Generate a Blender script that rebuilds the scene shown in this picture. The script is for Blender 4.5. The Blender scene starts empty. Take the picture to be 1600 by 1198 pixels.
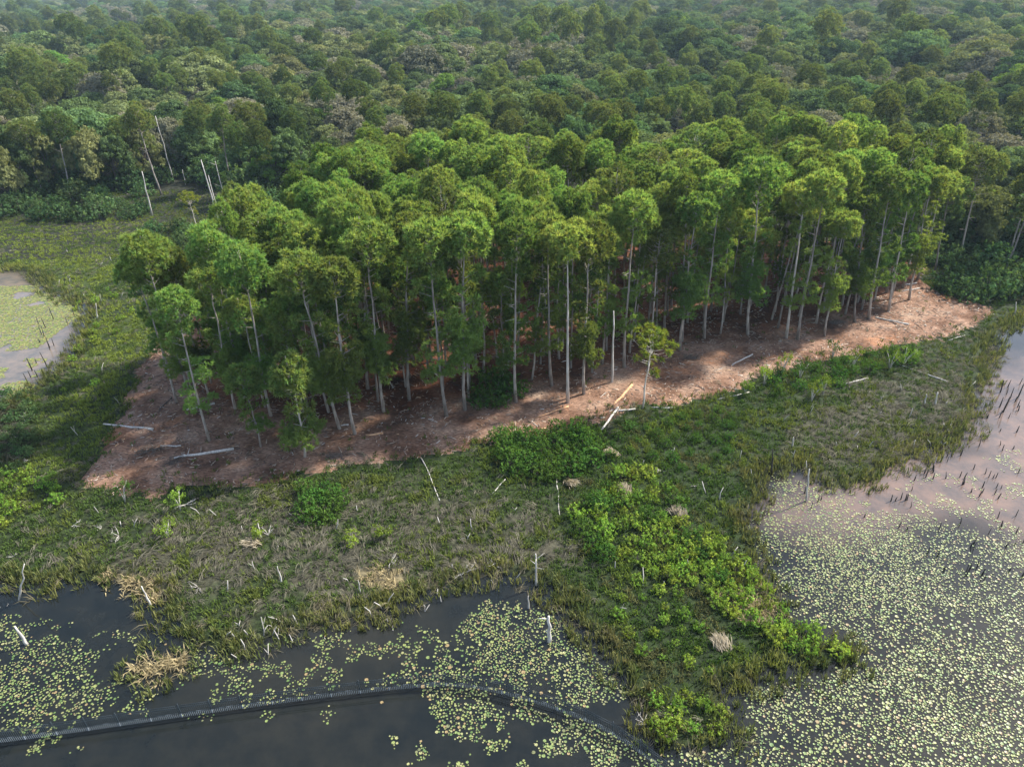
import bpy, math, random
import numpy as np
from mathutils import Matrix, Vector

R = math.radians
scene = bpy.context.scene
COL = scene.collection

# ------------------------------------------------------------------ camera
H = 52.0; FPX = 1110.0; PITCH = R(29.9); ROLL = R(-1.5)
F3 = np.array([0, math.cos(PITCH), -math.sin(PITCH)])
R0 = np.array([1.0, 0, 0]); U0 = np.array([0, math.sin(PITCH), math.cos(PITCH)])
R3 = R0 * math.cos(ROLL) + U0 * math.sin(ROLL)
U3 = -R0 * math.sin(ROLL) + U0 * math.cos(ROLL)
cam_d = bpy.data.cameras.new('camera'); cam = bpy.data.objects.new('camera', cam_d); COL.objects.link(cam)
cam_d.sensor_fit = 'HORIZONTAL'; cam_d.sensor_width = 36.0; cam_d.lens = 36.0 * FPX / 1600.0
cam_d.clip_start = 0.5; cam_d.clip_end = 9000
m = Matrix.Identity(4)
for i in range(3):
    m[i][0] = R3[i]; m[i][1] = U3[i]; m[i][2] = -F3[i]
m[0][3] = 0; m[1][3] = 0; m[2][3] = H
cam.matrix_world = m
scene.camera = cam

# ------------------------------------------------------------------ sky, sun, exposure
SUN_EL = 46.0; SUN_AZ = 63.0          # azimuth clockwise from +Y (view direction)
world = bpy.data.worlds.new("World"); scene.world = world; world.use_nodes = True
nt = world.node_tree; nt.nodes.clear()
wo = nt.nodes.new('ShaderNodeOutputWorld'); bg = nt.nodes.new('ShaderNodeBackground')
sky = nt.nodes.new('ShaderNodeTexSky'); sky.sky_type = 'NISHITA'; sky.sun_disc = False
sky.sun_elevation = R(SUN_EL); sky.sun_rotation = R(SUN_AZ); sky.dust_density = 1.5
tc = nt.nodes.new('ShaderNodeTexCoord')
mp = nt.nodes.new('ShaderNodeMapping'); mp.inputs['Scale'].default_value = (1.2, 1.2, 3.0)
nz = nt.nodes.new('ShaderNodeTexNoise'); nz.inputs['Scale'].default_value = 1.6; nz.inputs['Detail'].default_value = 6
cr = nt.nodes.new('ShaderNodeValToRGB'); cr.color_ramp.elements[0].position = .52; cr.color_ramp.elements[1].position = .74
mx = nt.nodes.new('ShaderNodeMix'); mx.data_type = 'RGBA'
mx.inputs['B'].default_value = (5.0, 4.7, 4.6, 1)
nt.links.new(tc.outputs['Generated'], mp.inputs[0]); nt.links.new(mp.outputs[0], nz.inputs['Vector'])
nt.links.new(nz.outputs['Fac'], cr.inputs[0]); nt.links.new(cr.outputs[0], mx.inputs['Factor'])
nt.links.new(sky.outputs[0], mx.inputs['A']); nt.links.new(mx.outputs['Result'], bg.inputs[0])
bg.inputs[1].default_value = 0.14
nt.links.new(bg.outputs[0], wo.inputs[0])
sd = bpy.data.lights.new('sun', 'SUN'); sd.energy = 4.4; sd.angle = R(4); sd.color = (1.0, 0.95, 0.85)
so = bpy.data.objects.new('sun', sd); COL.objects.link(so)
az = R(SUN_AZ); el = R(SUN_EL)
sv = Vector((math.sin(az) * math.cos(el), math.cos(az) * math.cos(el), math.sin(el)))
so.rotation_euler = sv.to_track_quat('Z', 'Y').to_euler(); so.location = (0, 0, 500)
scene.view_settings.view_transform = 'Standard'; scene.view_settings.look = 'None'
scene.view_settings.exposure = 1.2; scene.view_settings.gamma = 1.0
scene.render.engine = 'CYCLES'
scene.cycles.max_bounces = 6; scene.cycles.diffuse_bounces = 2; scene.cycles.glossy_bounces = 2
scene.cycles.transmission_bounces = 3; scene.cycles.volume_bounces = 0
scene.render.resolution_x = 1024; scene.render.resolution_y = 766

# ------------------------------------------------------------------ helpers
rng = np.random.default_rng(7)

def at(px, py, z=0.0):
    """ground point seen at photo pixel (1600 x 1198)"""
    d = F3 * FPX + R3 * (px - 800) - U3 * (py - 599)
    t = (z - H) / d[2]
    return np.array([d[0] * t, d[1] * t, z])

def at_plane(px, py, y):
    d = F3 * FPX + R3 * (px - 800) - U3 * (py - 599)
    t = y / d[1]
    return np.array([d[0] * t, y, H + d[2] * t])

def proj(P):
    P = np.atleast_2d(P) - np.array([0, 0, H])
    dp = np.maximum(P @ F3, .01)
    return 800 + FPX * (P @ R3) / dp, 599 - FPX * (P @ U3) / dp, P @ F3

def ptsw(lst):
    return [tuple(at(x, y)[:2]) for x, y in lst]

def hash2(ix, iy, seed):
    h = (ix.astype(np.int64) * 374761393 + iy.astype(np.int64) * 668265263 + seed * 1442695041) & 0xffffffff
    h = ((h ^ (h >> 13)) * 1274126177) & 0xffffffff
    h = h ^ (h >> 16)
    return (h & 0xffffff) / float(0xffffff)

def vnoise(x, y, s, seed=0, octv=3):
    x = np.asarray(x, float) / s; y = np.asarray(y, float) / s
    out = 0; amp = 1; tot = 0
    for o in range(octv):
        ix = np.floor(x); iy = np.floor(y); fx = x - ix; fy = y - iy
        fx = fx * fx * (3 - 2 * fx); fy = fy * fy * (3 - 2 * fy)
        a = hash2(ix, iy, seed + o); b = hash2(ix + 1, iy, seed + o)
        c = hash2(ix, iy + 1, seed + o); d = hash2(ix + 1, iy + 1, seed + o)
        out = out + amp * (a * (1 - fx) * (1 - fy) + b * fx * (1 - fy) + c * (1 - fx) * fy + d * fx * fy)
        tot += amp; amp *= .5; x = x * 2.03 + 17; y = y * 2.03 + 5
    return out / tot

def sdist(x, y, poly):
    """signed distance to polygon, positive inside"""
    x = np.asarray(x, float); y = np.asarray(y, float)
    d = np.full(x.shape, 1e18); ins = np.zeros(x.shape, bool)
    n = len(poly)
    for i in range(n):
        ax, ay = poly[i]; bx, by = poly[(i + 1) % n]
        ex, ey = bx - ax, by - ay
        t = np.clip(((x - ax) * ex + (y - ay) * ey) / (ex * ex + ey * ey + 1e-12), 0, 1)
        d = np.minimum(d, (x - ax - t * ex) ** 2 + (y - ay - t * ey) ** 2)
        c = ((ay > y) != (by > y)) & (x < (bx - ax) * (y - ay) / ((by - ay) if by != ay else 1e-12) + ax)
        ins ^= c
    return np.where(ins, 1, -1) * np.sqrt(d)

def sstep(a, b, x):
    t = np.clip((x - a) / (b - a), 0, 1); return t * t * (3 - 2 * t)

def mk(name, V, F, mats, cols=None, midx=None, smooth=False, parent=None, link=True):
    V = np.asarray(V, np.float32); F = np.asarray(F, np.int32); k = F.shape[1]
    me = bpy.data.meshes.new(name)
    me.vertices.add(len(V)); me.vertices.foreach_set('co', V.ravel())
    me.loops.add(F.size); me.loops.foreach_set('vertex_index', F.ravel())
    me.polygons.add(len(F))
    me.polygons.foreach_set('loop_start', np.arange(0, F.size, k, dtype=np.int32))
    me.polygons.foreach_set('loop_total', np.full(len(F), k, np.int32))
    if midx is not None: me.polygons.foreach_set('material_index', np.asarray(midx, np.int32))
    if smooth: me.polygons.foreach_set('use_smooth', np.ones(len(F), bool))
    me.update(calc_edges=True)
    if cols is not None:
        a = me.color_attributes.new('Col', 'FLOAT_COLOR', 'POINT')
        c4 = np.ones((len(V), 4), np.float32); c4[:, :3] = cols
        a.data.foreach_set('color', c4.ravel())
    for mm in (mats if isinstance(mats, (list, tuple)) else [mats]): me.materials.append(mm)
    o = bpy.data.objects.new(name, me)
    if link: COL.objects.link(o)
    if parent is not None: o.parent = parent
    return o

def tag(o, label=None, cat=None, group=None, kind=None):
    if label: o['label'] = label
    if cat: o['category'] = cat
    if group: o['group'] = group
    if kind: o['kind'] = kind
    return o

def empty(name, loc, rz=0, s=1.0):
    o = bpy.data.objects.new(name, None); COL.objects.link(o)
    o.location = loc; o.rotation_euler = (0, 0, rz); o.scale = (s, s, s); o.empty_display_size = .3
    return o

def copy_thing(proto, loc, rz, s, label=None, group=None, tilt=(0, 0)):
    c = proto.copy(); COL.objects.link(c)
    c.location = loc; c.rotation_euler = (tilt[0], tilt[1], rz); c.scale = s if isinstance(s, tuple) else (s, s, s)
    for ch in proto.children:
        d = ch.copy(); COL.objects.link(d); d.parent = c
        for g in ch.children:
            e = g.copy(); COL.objects.link(e); e.parent = d
    if label: c['label'] = label
    if group: c['group'] = group
    return c

class Acc:
    def __init__(s): s.V = []; s.F = []; s.C = []; s.n = 0
    def add(s, V, F, C=None):
        V = np.asarray(V, float); F = np.asarray(F, int)
        s.V.append(V); s.F.append(F + s.n); s.n += len(V)
        s.C.append(np.broadcast_to(np.array(C if C is not None else (1, 1, 1), float), (len(V), 3)))
    def get(s): return np.concatenate(s.V), np.concatenate(s.F), np.concatenate(s.C)
    def build(s, name, mat, parent=None, smooth=False, link=True):
        V, F, C = s.get(); return mk(name, V, F, mat, C, smooth=smooth, parent=parent, link=link)

def unit(v):
    v = np.asarray(v, float); return v / (np.linalg.norm(v, axis=-1, keepdims=True) + 1e-9)

def tube(P, rad, n=6, cap=True):
    P = np.asarray(P, float); k = len(P); T = unit(np.gradient(P, axis=0))
    ref = np.array([1.0, 0, 0]) if abs(T[0][0]) < .8 else np.array([0, 1.0, 0])
    A = unit(np.cross(T, ref)); B = np.cross(T, A)
    th = np.linspace(0, 2 * math.pi, n, endpoint=False)
    rad = np.broadcast_to(np.asarray(rad, float), (k,))
    V = P[:, None] + rad[:, None, None] * (A[:, None] * np.cos(th)[None, :, None] + B[:, None] * np.sin(th)[None, :, None])
    V = V.reshape(-1, 3); F = []
    for i in range(k - 1):
        for j in range(n):
            a = i * n + j; b = i * n + (j + 1) % n; c = a + n; d = b + n
            F += [(a, b, d), (a, d, c)]
    if cap:
        V = np.vstack([V, P[:1], P[-1:]]); e0 = k * n; e1 = e0 + 1
        for j in range(n):
            F += [(j, e0, (j + 1) % n), ((k - 1) * n + j, (k - 1) * n + (j + 1) % n, e1)]
    return V, np.array(F)

def box(cx, cy, cz, sx, sy, sz, rot=0.0):
    v = np.array([(x, y, z) for z in (-.5, .5) for y in (-.5, .5) for x in (-.5, .5)]) * (sx, sy, sz)
    c, s = math.cos(rot), math.sin(rot)
    v = np.stack([v[:, 0] * c - v[:, 1] * s + cx, v[:, 0] * s + v[:, 1] * c + cy, v[:, 2] + cz], 1)
    f = [(0, 2, 3), (0, 3, 1), (4, 5, 7), (4, 7, 6), (0, 1, 5), (0, 5, 4), (2, 6, 7), (2, 7, 3), (0, 4, 6), (0, 6, 2), (1, 3, 7), (1, 7, 5)]
    return v, np.array(f)

# ------------------------------------------------------------------ materials
def nodes(name):
    mt = bpy.data.materials.new(name); mt.use_nodes = True
    t = mt.node_tree; t.nodes.clear()
    out = t.nodes.new('ShaderNodeOutputMaterial')
    return mt, t, out

def foliage(name, col, transl=.35, hue=.03, val=.35, use_attr=True, tcol=None, patch=1.5):
    mt, t, out = nodes(name); L = t.links
    oi = t.nodes.new('ShaderNodeObjectInfo')
    rgb = t.nodes.new('ShaderNodeRGB'); rgb.outputs[0].default_value = (*col, 1)
    mul = t.nodes.new('ShaderNodeMix'); mul.data_type = 'RGBA'; mul.blend_type = 'MULTIPLY'; mul.inputs['Factor'].default_value = 1
    at_ = t.nodes.new('ShaderNodeAttribute'); at_.attribute_name = 'Col'
    L.new(rgb.outputs[0], mul.inputs['A']); L.new(at_.outputs['Color'], mul.inputs['B'])
    hsv = t.nodes.new('ShaderNodeHueSaturation')
    mr = t.nodes.new('ShaderNodeMapRange'); mr.inputs['To Min'].default_value = .5 - hue; mr.inputs['To Max'].default_value = .5 + hue
    wn = t.nodes.new('ShaderNodeMath'); wn.operation = 'MULTIPLY'; wn.inputs[1].default_value = 7.31
    fr = t.nodes.new('ShaderNodeMath'); fr.operation = 'FRACT'
    mv = t.nodes.new('ShaderNodeMapRange'); mv.inputs['To Min'].default_value = 1 - val; mv.inputs['To Max'].default_value = 1 + val
    L.new(oi.outputs['Random'], mr.inputs['Value']); L.new(oi.outputs['Random'], wn.inputs[0]); L.new(wn.outputs[0], fr.inputs[0])
    L.new(fr.outputs[0], mv.inputs['Value']); L.new(mr.outputs[0], hsv.inputs['Hue']); L.new(mv.outputs[0], hsv.inputs['Value'])
    L.new(mul.outputs['Result'], hsv.inputs['Color'])
    d = t.nodes.new('ShaderNodeBsdfDiffuse'); tr = t.nodes.new('ShaderNodeBsdfTranslucent')
    g = t.nodes.new('ShaderNodeMix'); g.data_type = 'RGBA'; g.blend_type = 'MULTIPLY'; g.inputs['Factor'].default_value = 1
    g.inputs['B'].default_value = (*(tcol or (1.45, 1.4, .6)), 1)
    L.new(hsv.outputs[0], d.inputs[0]); L.new(hsv.outputs[0], g.inputs['A']); L.new(g.outputs['Result'], tr.inputs[0])
    ms = t.nodes.new('ShaderNodeMixShader'); ms.inputs[0].default_value = transl
    L.new(d.outputs[0], ms.inputs[1]); L.new(tr.outputs[0], ms.inputs[2]); L.new(ms.outputs[0], out.inputs[0])
    return mt

def rough(name, col, col2=None, scale=3.0, roughness=.9, val=.0, spec=.3, stretch=None, attr=False):
    mt, t, out = nodes(name); L = t.links
    p = t.nodes.new('ShaderNodeBsdfPrincipled'); p.inputs['Roughness'].default_value = roughness
    p.inputs['Specular IOR Level'].default_value = spec
    tcn = t.nodes.new('ShaderNodeTexCoord'); mpn = t.nodes.new('ShaderNodeMapping')
    mpn.inputs['Scale'].default_value = stretch or (1, 1, 1)
    n = t.nodes.new('ShaderNodeTexNoise'); n.inputs['Scale'].default_value = scale; n.inputs['Detail'].default_value = 5
    L.new(tcn.outputs['Object'], mpn.inputs[0]); L.new(mpn.outputs[0], n.inputs['Vector'])
    rp = t.nodes.new('ShaderNodeValToRGB'); rp.color_ramp.elements[0].position = .35; rp.color_ramp.elements[1].position = .65
    rp.color_ramp.elements[0].color = (*col, 1); rp.color_ramp.elements[1].color = (*(col2 or [c * 1.4 for c in col]), 1)
    L.new(n.outputs['Fac'], rp.inputs[0]); src = rp.outputs[0]
    if attr:
        mul = t.nodes.new('ShaderNodeMix'); mul.data_type = 'RGBA'; mul.blend_type = 'MULTIPLY'; mul.inputs['Factor'].default_value = 1
        a = t.nodes.new('ShaderNodeAttribute'); a.attribute_name = 'Col'
        L.new(src, mul.inputs['A']); L.new(a.outputs['Color'], mul.inputs['B']); src = mul.outputs['Result']
    if val:
        oi = t.nodes.new('ShaderNodeObjectInfo'); mv = t.nodes.new('ShaderNodeMapRange')
        mv.inputs['To Min'].default_value = 1 - val; mv.inputs['To Max'].default_value = 1 + val
        hs = t.nodes.new('ShaderNodeHueSaturation'); L.new(oi.outputs['Random'], mv.inputs['Value'])
        L.new(mv.outputs[0], hs.inputs['Value']); L.new(src, hs.inputs['Color']); src = hs.outputs[0]
    L.new(src, p.inputs['Base Color'])
    b = t.nodes.new('ShaderNodeBump'); b.inputs['Strength'].default_value = .4; b.inputs['Distance'].default_value = .05
    L.new(n.outputs['Fac'], b.inputs['Height']); L.new(b.outputs[0], p.inputs['Normal'])
    L.new(p.outputs[0], out.inputs[0])
    return mt

M = {}
M['needle'] = foliage('pine_needles', (.155, .228, .068), .46, .024, .34)
M['needle_bright'] = foliage('bright_pine_needles', (.24, .31, .09), .46, .01, .1)
M['needle_far'] = foliage('pine_needles_olive', (.125, .17, .058), .40, .02, .30)
M['needle_yellow'] = foliage('pine_needles_yellow', (.19, .23, .045), .42, .01, .1)
M['leaf_dark'] = foliage('oak_leaves', (.095, .145, .055), .28, .03, .4)
M['leaf_olive'] = foliage('olive_leaves', (.18, .205, .085), .28, .025, .28)
M['leaf_grey'] = foliage('moss_grey_leaves', (.19, .185, .125), .2, .02, .22)
M['leaf_lime'] = foliage('lime_leaves', (.12, .20, .04), .4, .015, .2)
M['shrub'] = foliage('shrub_leaves', (.16, .245, .04), .38, .025, .25)
M['shrub_green'] = foliage('green_shrub_leaves', (.055, .115, .022), .35, .015, .2)
M['shrub_dark'] = foliage('dark_shrub_leaves', (.06, .105, .04), .3, .02, .25)
M['grass'] = foliage('marsh_grass', (1, 1, 1), .35, 0, 0, tcol=(1.2, 1.15, .7))
M['bark'] = rough('pine_bark', (.21, .175, .15), (.40, .355, .31), 3.5, val=.30, stretch=(1, 1, .25))
M['bark_pale'] = rough('pale_bark', (.42, .36, .30), (.62, .56, .5), 3.0, val=.12, stretch=(1, 1, .3))
M['bark_dark'] = rough('dark_bark', (.09, .07, .055), (.16, .13, .11), 3.0, val=.2)
M['deadwood'] = rough('bleached_wood', (.33, .30, .27), (.60, .57, .52), 4.0, val=.15, stretch=(1, 1, .2))
M['freshwood'] = rough('fresh_cut_wood', (.45, .24, .12), (.62, .38, .22), 3.0, val=.1)
M['stump'] = rough('wet_dark_wood', (.018, .016, .014), (.05, .045, .04), 5.0, roughness=.7, val=.3)
M['debris'] = rough('mulch_debris', (.7, .7, .7), (1, 1, 1), 2.0, attr=True)

# ------------------------------------------------------------------ region outlines (photo pixels -> ground)
SHORE = [(-260, 900), (0, 915), (60, 925), (110, 905), (170, 925), (240, 950), (275, 985), (320, 1010), (370, 1018), (450, 1005),
         (540, 982), (620, 968), (680, 935), (740, 915), (790, 905), (840, 925), (880, 960), (930, 1010), (950, 1055), (985, 1090),
         (1010, 1150), (1070, 1172), (1150, 1160), (1150, 1115), (1125, 1082), (1190, 1078), (1230, 1050), (1290, 1052), (1340, 1030),
         (1320, 1000), (1255, 985), (1235, 955), (1195, 915), (1170, 870), (1172, 815), (1210, 785), (1190, 745), (1240, 735), (1290, 765),
         (1360, 758), (1400, 742), (1460, 715), (1510, 680), (1535, 640), (1545, 610), (1560, 590), (1552, 560), (1575, 520), (1620, 495), (1760, 470)]
lake = ptsw(SHORE) + [(260, 120), (400, 60), (400, -120), (-300, -120), (-300, 40)]
POND = ptsw([(-200, 415), (-40, 420), (40, 425), (70, 452), (128, 484), (122, 515), (105, 560), (60, 596), (20, 625), (-40, 650), (-200, 665)])
CLEAR = ptsw([(128, 768), (200, 783), (262, 770), (330, 768), (400, 762), (450, 748), (533, 735), (600, 724), (680, 714), (735, 707), (765, 692),
              (800, 686), (850, 690), (895, 680), (930, 668), (950, 656), (1000, 642), (1060, 636), (1100, 628), (1135, 614), (1175, 598), (1215, 580),
              (1270, 566), (1340, 556), (1400, 545), (1450, 537), (1500, 520), (1556, 492), (1530, 480), (1480, 465), (1440, 440), (1452, 400),
              (1420, 382), (1200, 378), (800, 380), (590, 386), (500, 425), (400, 480), (262, 510), (222, 580), (195, 640), (165, 695)])
ISLES = [ptsw([(205, 1050), (225, 1028), (270, 1018), (302, 1026), (290, 1050), (240, 1068)])]
PINK_PATCH = ptsw([(1200, 790), (1330, 770), (1500, 690), (1560, 590), (1640, 560), (1700, 900), (1620, 880), (1520, 790), (1420, 800), (1300, 815), (1230, 815)])  # outline of the pinkish-brown patch in the right-hand water

RUTS = [tuple(ptsw(p)) for p in ([(150, 752), (232, 716)], [(190, 762), (290, 722)], [(215, 690), (330, 650)], [(420, 742), (620, 700)], [(430, 728), (640, 690)], [(760, 672), (930, 640)], [(1080, 610), (1300, 545)], [(1100, 622), (1330, 552)], [(1340, 520), (1520, 500)], [(690, 690), (820, 655)])]

def land_field(x, y):
    """positive on land, negative in open water (metres from shore, roughened)"""
    d = np.maximum(sdist(x, y, lake), sdist(x, y, POND))
    d = -d
    for I in ISLES: d = np.maximum(d, sdist(x, y, I))
    return d + (vnoise(x, y, 5, 3) - .5) * 3.4 + (vnoise(x, y, 1.3, 9, 2) - .5) * 1.6

def clear_field(x, y):
    return sdist(x, y, CLEAR) + (vnoise(x, y, 2.6, 21) - .5) * 3.4

def ground_z(x, y):
    L = land_field(x, y); C = clear_field(x, y)
    z = -0.75 + 1.0 * sstep(-3, 3, L) + .12 * sstep(3, 12, L)
    z = z + (vnoise(x, y, 4, 31) - .5) * .22 * sstep(-1, 3, L)
    z = z + .45 * sstep(-1, 3, C) + (vnoise(x, y, 1.6, 41, 2) - .5) * .24 * sstep(0, 2, C)
    for (ax, ay), (bx, by) in RUTS:
        ex, ey = bx - ax, by - ay; l2 = ex * ex + ey * ey; t = ((x - ax) * ex + (y - ay) * ey) / l2
        dd = np.abs((x - ax) * ey - (y - ay) * ex) / math.sqrt(l2); w_ = sstep(0, .1, t) * sstep(0, .1, 1 - t)
        z = z + w_ * (-.16 * np.exp(-(dd / .45) ** 2) + .09 * np.exp(-((dd - .95) / .35) ** 2))
    far = sstep(170, 200, np.asarray(y, float))
    return z + far * .4

# ------------------------------------------------------------------ ground
ys = list(np.arange(18, 190, .55)); s = .6
while ys[-1] < 3600: s *= 1.07; ys.append(ys[-1] + s)
b = [18.]; s = 1.
while b[-1] > -120: s *= 1.15; b.append(b[-1] - s)
ys = np.array(b[:0:-1] + ys)
xs = list(np.arange(0, 125, .55)); s = .6
while xs[-1] < 3000: s *= 1.08; xs.append(xs[-1] + s)
xs = np.array([-v for v in xs[:0:-1]] + xs)
GX, GY = np.meshgrid(xs, ys); gz = ground_z(GX, GY)
nx, ny = len(xs), len(ys)
V = np.stack([GX.ravel(), GY.ravel(), gz.ravel()], 1)
ii = np.arange(ny * nx).reshape(ny, nx)
Q = np.stack([ii[:-1, :-1].ravel(), ii[:-1, 1:].ravel(), ii[1:, 1:].ravel(), ii[1:, :-1].ravel()], 1)
cf = clear_field(GX, GY); lf = land_field(GX, GY)
qc = cf.ravel()[Q].mean(1) > 0

def soil_mat():
    mt, t, out = nodes('bare_soil_and_mulch'); L = t.links
    p = t.nodes.new('ShaderNodeBsdfPrincipled'); p.inputs['Roughness'].default_value = .95; p.inputs['Specular IOR Level'].default_value = .15
    tcn = t.nodes.new('ShaderNodeTexCoord')
    def noise(sc, det, stretch=(1, 1, 1), rot=0):
        mpn = t.nodes.new('ShaderNodeMapping'); mpn.inputs['Scale'].default_value = stretch; mpn.inputs['Rotation'].default_value = (0, 0, rot)
        n = t.nodes.new('ShaderNodeTexNoise'); n.inputs['Scale'].default_value = sc; n.inputs['Detail'].default_value = det; n.inputs['Roughness'].default_value = .65
        L.new(tcn.outputs['Object'], mpn.inputs[0]); L.new(mpn.outputs[0], n.inputs['Vector']); return n
    def ramp(n, stops):
        r = t.nodes.new('ShaderNodeValToRGB'); e = r.color_ramp.elements
        while len(e) < len(stops): e.new(.5)
        for q, (pp, cc) in zip(e, stops): q.position = pp; q.color = (*cc, 1)
        L.new(n.outputs['Fac'], r.inputs[0]); return r
    n1 = noise(.16, 6); r1 = ramp(n1, [(.30, (.06, .036, .027)), (.42, (.14, .078, .05)), (.54, (.25, .155, .108)), (.70, (.36, .26, .19))])
    n2 = noise(.10, 4, rot=1); r2 = ramp(n2, [(.58, (0, 0, 0)), (.70, (1, 1, 1))])
    n3 = noise(2.2, 6, (1, 2.6, 1), .35); r3 = ramp(n3, [(.35, (.45, .42, .42)), (.5, (.95, .93, .92)), (.66, (1.45, 1.4, 1.35))])
    m1 = t.nodes.new('ShaderNodeMix'); m1.data_type = 'RGBA'; m1.inputs['B'].default_value = (.36, .17, .085, 1)
    sc = t.nodes.new('ShaderNodeMath'); sc.operation = 'MULTIPLY'; sc.inputs[1].default_value = .75
    L.new(r2.outputs[0], sc.inputs[0]); L.new(sc.outputs[0], m1.inputs['Factor']); L.new(r1.outputs[0], m1.inputs['A'])
    m2 = t.nodes.new('ShaderNodeMix'); m2.data_type = 'RGBA'; m2.blend_type = 'MULTIPLY'; m2.inputs['Factor'].default_value = 1
    L.new(m1.outputs['Result'], m2.inputs['A']); L.new(r3.outputs[0], m2.inputs['B'])
    at_ = t.nodes.new('ShaderNodeAttribute'); at_.attribute_name = 'Col'
    m3 = t.nodes.new('ShaderNodeMix'); m3.data_type = 'RGBA'; m3.blend_type = 'MULTIPLY'; m3.inputs['Factor'].default_value = 1
    L.new(m2.outputs['Result'], m3.inputs['A']); L.new(at_.outputs['Color'], m3.inputs['B'])
    L.new(m3.outputs['Result'], p.inputs['Base Color'])
    b = t.nodes.new('ShaderNodeBump'); b.inputs['Strength'].default_value = .9; b.inputs['Distance'].default_value = .25
    L.new(n3.outputs['Fac'], b.inputs['Height']); L.new(b.outputs[0], p.inputs['Normal'])
    L.new(p.outputs[0], out.inputs[0]); return mt

def marsh_mat():
    mt, t, out = nodes('marsh_ground'); L = t.links
    p = t.nodes.new('ShaderNodeBsdfPrincipled'); p.inputs['Roughness'].default_value = .9; p.inputs['Specular IOR Level'].default_value = .2
    a = t.nodes.new('ShaderNodeAttribute'); a.attribute_name = 'Col'
    n = t.nodes.new('ShaderNodeTexNoise'); n.inputs['Scale'].default_value = 1.7; n.inputs['Detail'].default_value = 6
    tcn = t.nodes.new('ShaderNodeTexCoord'); L.new(tcn.outputs['Object'], n.inputs['Vector'])
    r = t.nodes.new('ShaderNodeValToRGB'); r.color_ramp.elements[0].position = .35; r.color_ramp.elements[1].position = .65
    r.color_ramp.elements[0].color = (.45, .45, .45, 1); r.color_ramp.elements[1].color = (1.5, 1.5, 1.4, 1)
    L.new(n.outputs['Fac'], r.inputs[0])
    mu = t.nodes.new('ShaderNodeMix'); mu.data_type = 'RGBA'; mu.blend_type = 'MULTIPLY'; mu.inputs['Factor'].default_value = 1
    L.new(a.outputs['Color'], mu.inputs['A']); L.new(r.outputs[0], mu.inputs['B']); L.new(mu.outputs['Result'], p.inputs['Base Color'])
    b = t.nodes.new('ShaderNodeBump'); b.inputs['Strength'].default_value = .8; b.inputs['Distance'].default_value = .2
    L.new(n.outputs['Fac'], b.inputs['Height']); L.new(b.outputs[0], p.inputs['Normal'])
    L.new(p.outputs[0], out.inputs[0]); return mt

M['soil'] = soil_mat(); M['marsh'] = marsh_mat()

# plant regions: lush green, yellow-green, matted dead grass, tan
LUSH = ptsw([(760, 705), (900, 690), (1000, 650), (1130, 625), (1210, 600), (1330, 570), (1400, 600), (1260, 660), (1190, 720), (1230, 790), (1180, 800), (1170, 870),
             (1230, 950), (1330, 1000), (1330, 1030), (1200, 1070), (1090, 1100), (1000, 1090), (940, 1010), (900, 930), (860, 860), (860, 780), (790, 770), (740, 730)])
LEFTG = ptsw([(-200, 350), (0, 352), (240, 345), (250, 420), (235, 560), (190, 650), (150, 720), (60, 760), (-100, 800), (60, 690), (110, 560), (130, 480), (60, 430), (-200, 410)])
MAT1 = ptsw([(230, 800), (420, 775), (560, 760), (860, 780), (880, 880), (800, 925), (700, 925), (600, 960), (430, 990), (330, 960), (200, 900), (130, 860)])
MAT2 = ptsw([(1290, 600), (1440, 585), (1530, 620), (1500, 690), (1400, 735), (1290, 740), (1240, 690)])
TANP = [ptsw([(165, 900), (235, 905), (245, 935), (190, 935)]), ptsw([(560, 895), (630, 895), (630, 925), (570, 920)]), ISLES[0],
        ptsw([(1120, 930), (1200, 920), (1240, 965), (1160, 975)])]

def region_w(x, y):
    w_l = sstep(-2, 3, sdist(x, y, LUSH) + (vnoise(x, y, 4, 51) - .5) * 7)
    w_y = sstep(-2, 3, sdist(x, y, LEFTG) + (vnoise(x, y, 5, 61) - .5) * 9)
    dm = np.maximum(sdist(x, y, MAT1), sdist(x, y, MAT2))
    w_m = sstep(-3, 4, dm + (vnoise(x, y, 4, 71) - .5) * 9) * sstep(.38, .6, vnoise(x, y, 2.6, 81) + .06)
    w_t = np.zeros(np.shape(x))
    for P in TANP: w_t = np.maximum(w_t, sstep(-.8, .8, sdist(x, y, P) + (vnoise(x, y, 2, 91) - .5) * 2))
    return w_l, w_y, w_m, w_t

wl, wy, wm, wt = region_w(GX, GY)
def lerp(a, b, w): return a * (1 - w[..., None]) + np.array(b) * w[..., None]
gc = np.broadcast_to(np.array([.020, .030, .010]), GX.shape + (3,))
gc = lerp(gc, (.016, .027, .008), wl); gc = lerp(gc, (.035, .05, .012), wy * sstep(.35, .6, vnoise(GX, GY, 6, 5)))
gc = lerp(gc, (.055, .05, .038), wm * .8); gc = lerp(gc, (.16, .13, .08), wt * .8)
gc = lerp(gc, (.022, .020, .016), 1 - sstep(-.5, 2.2, lf))
gc = lerp(gc, (.020, .022, .014), sstep(0, 1, (GY > 150).astype(float)))

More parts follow.
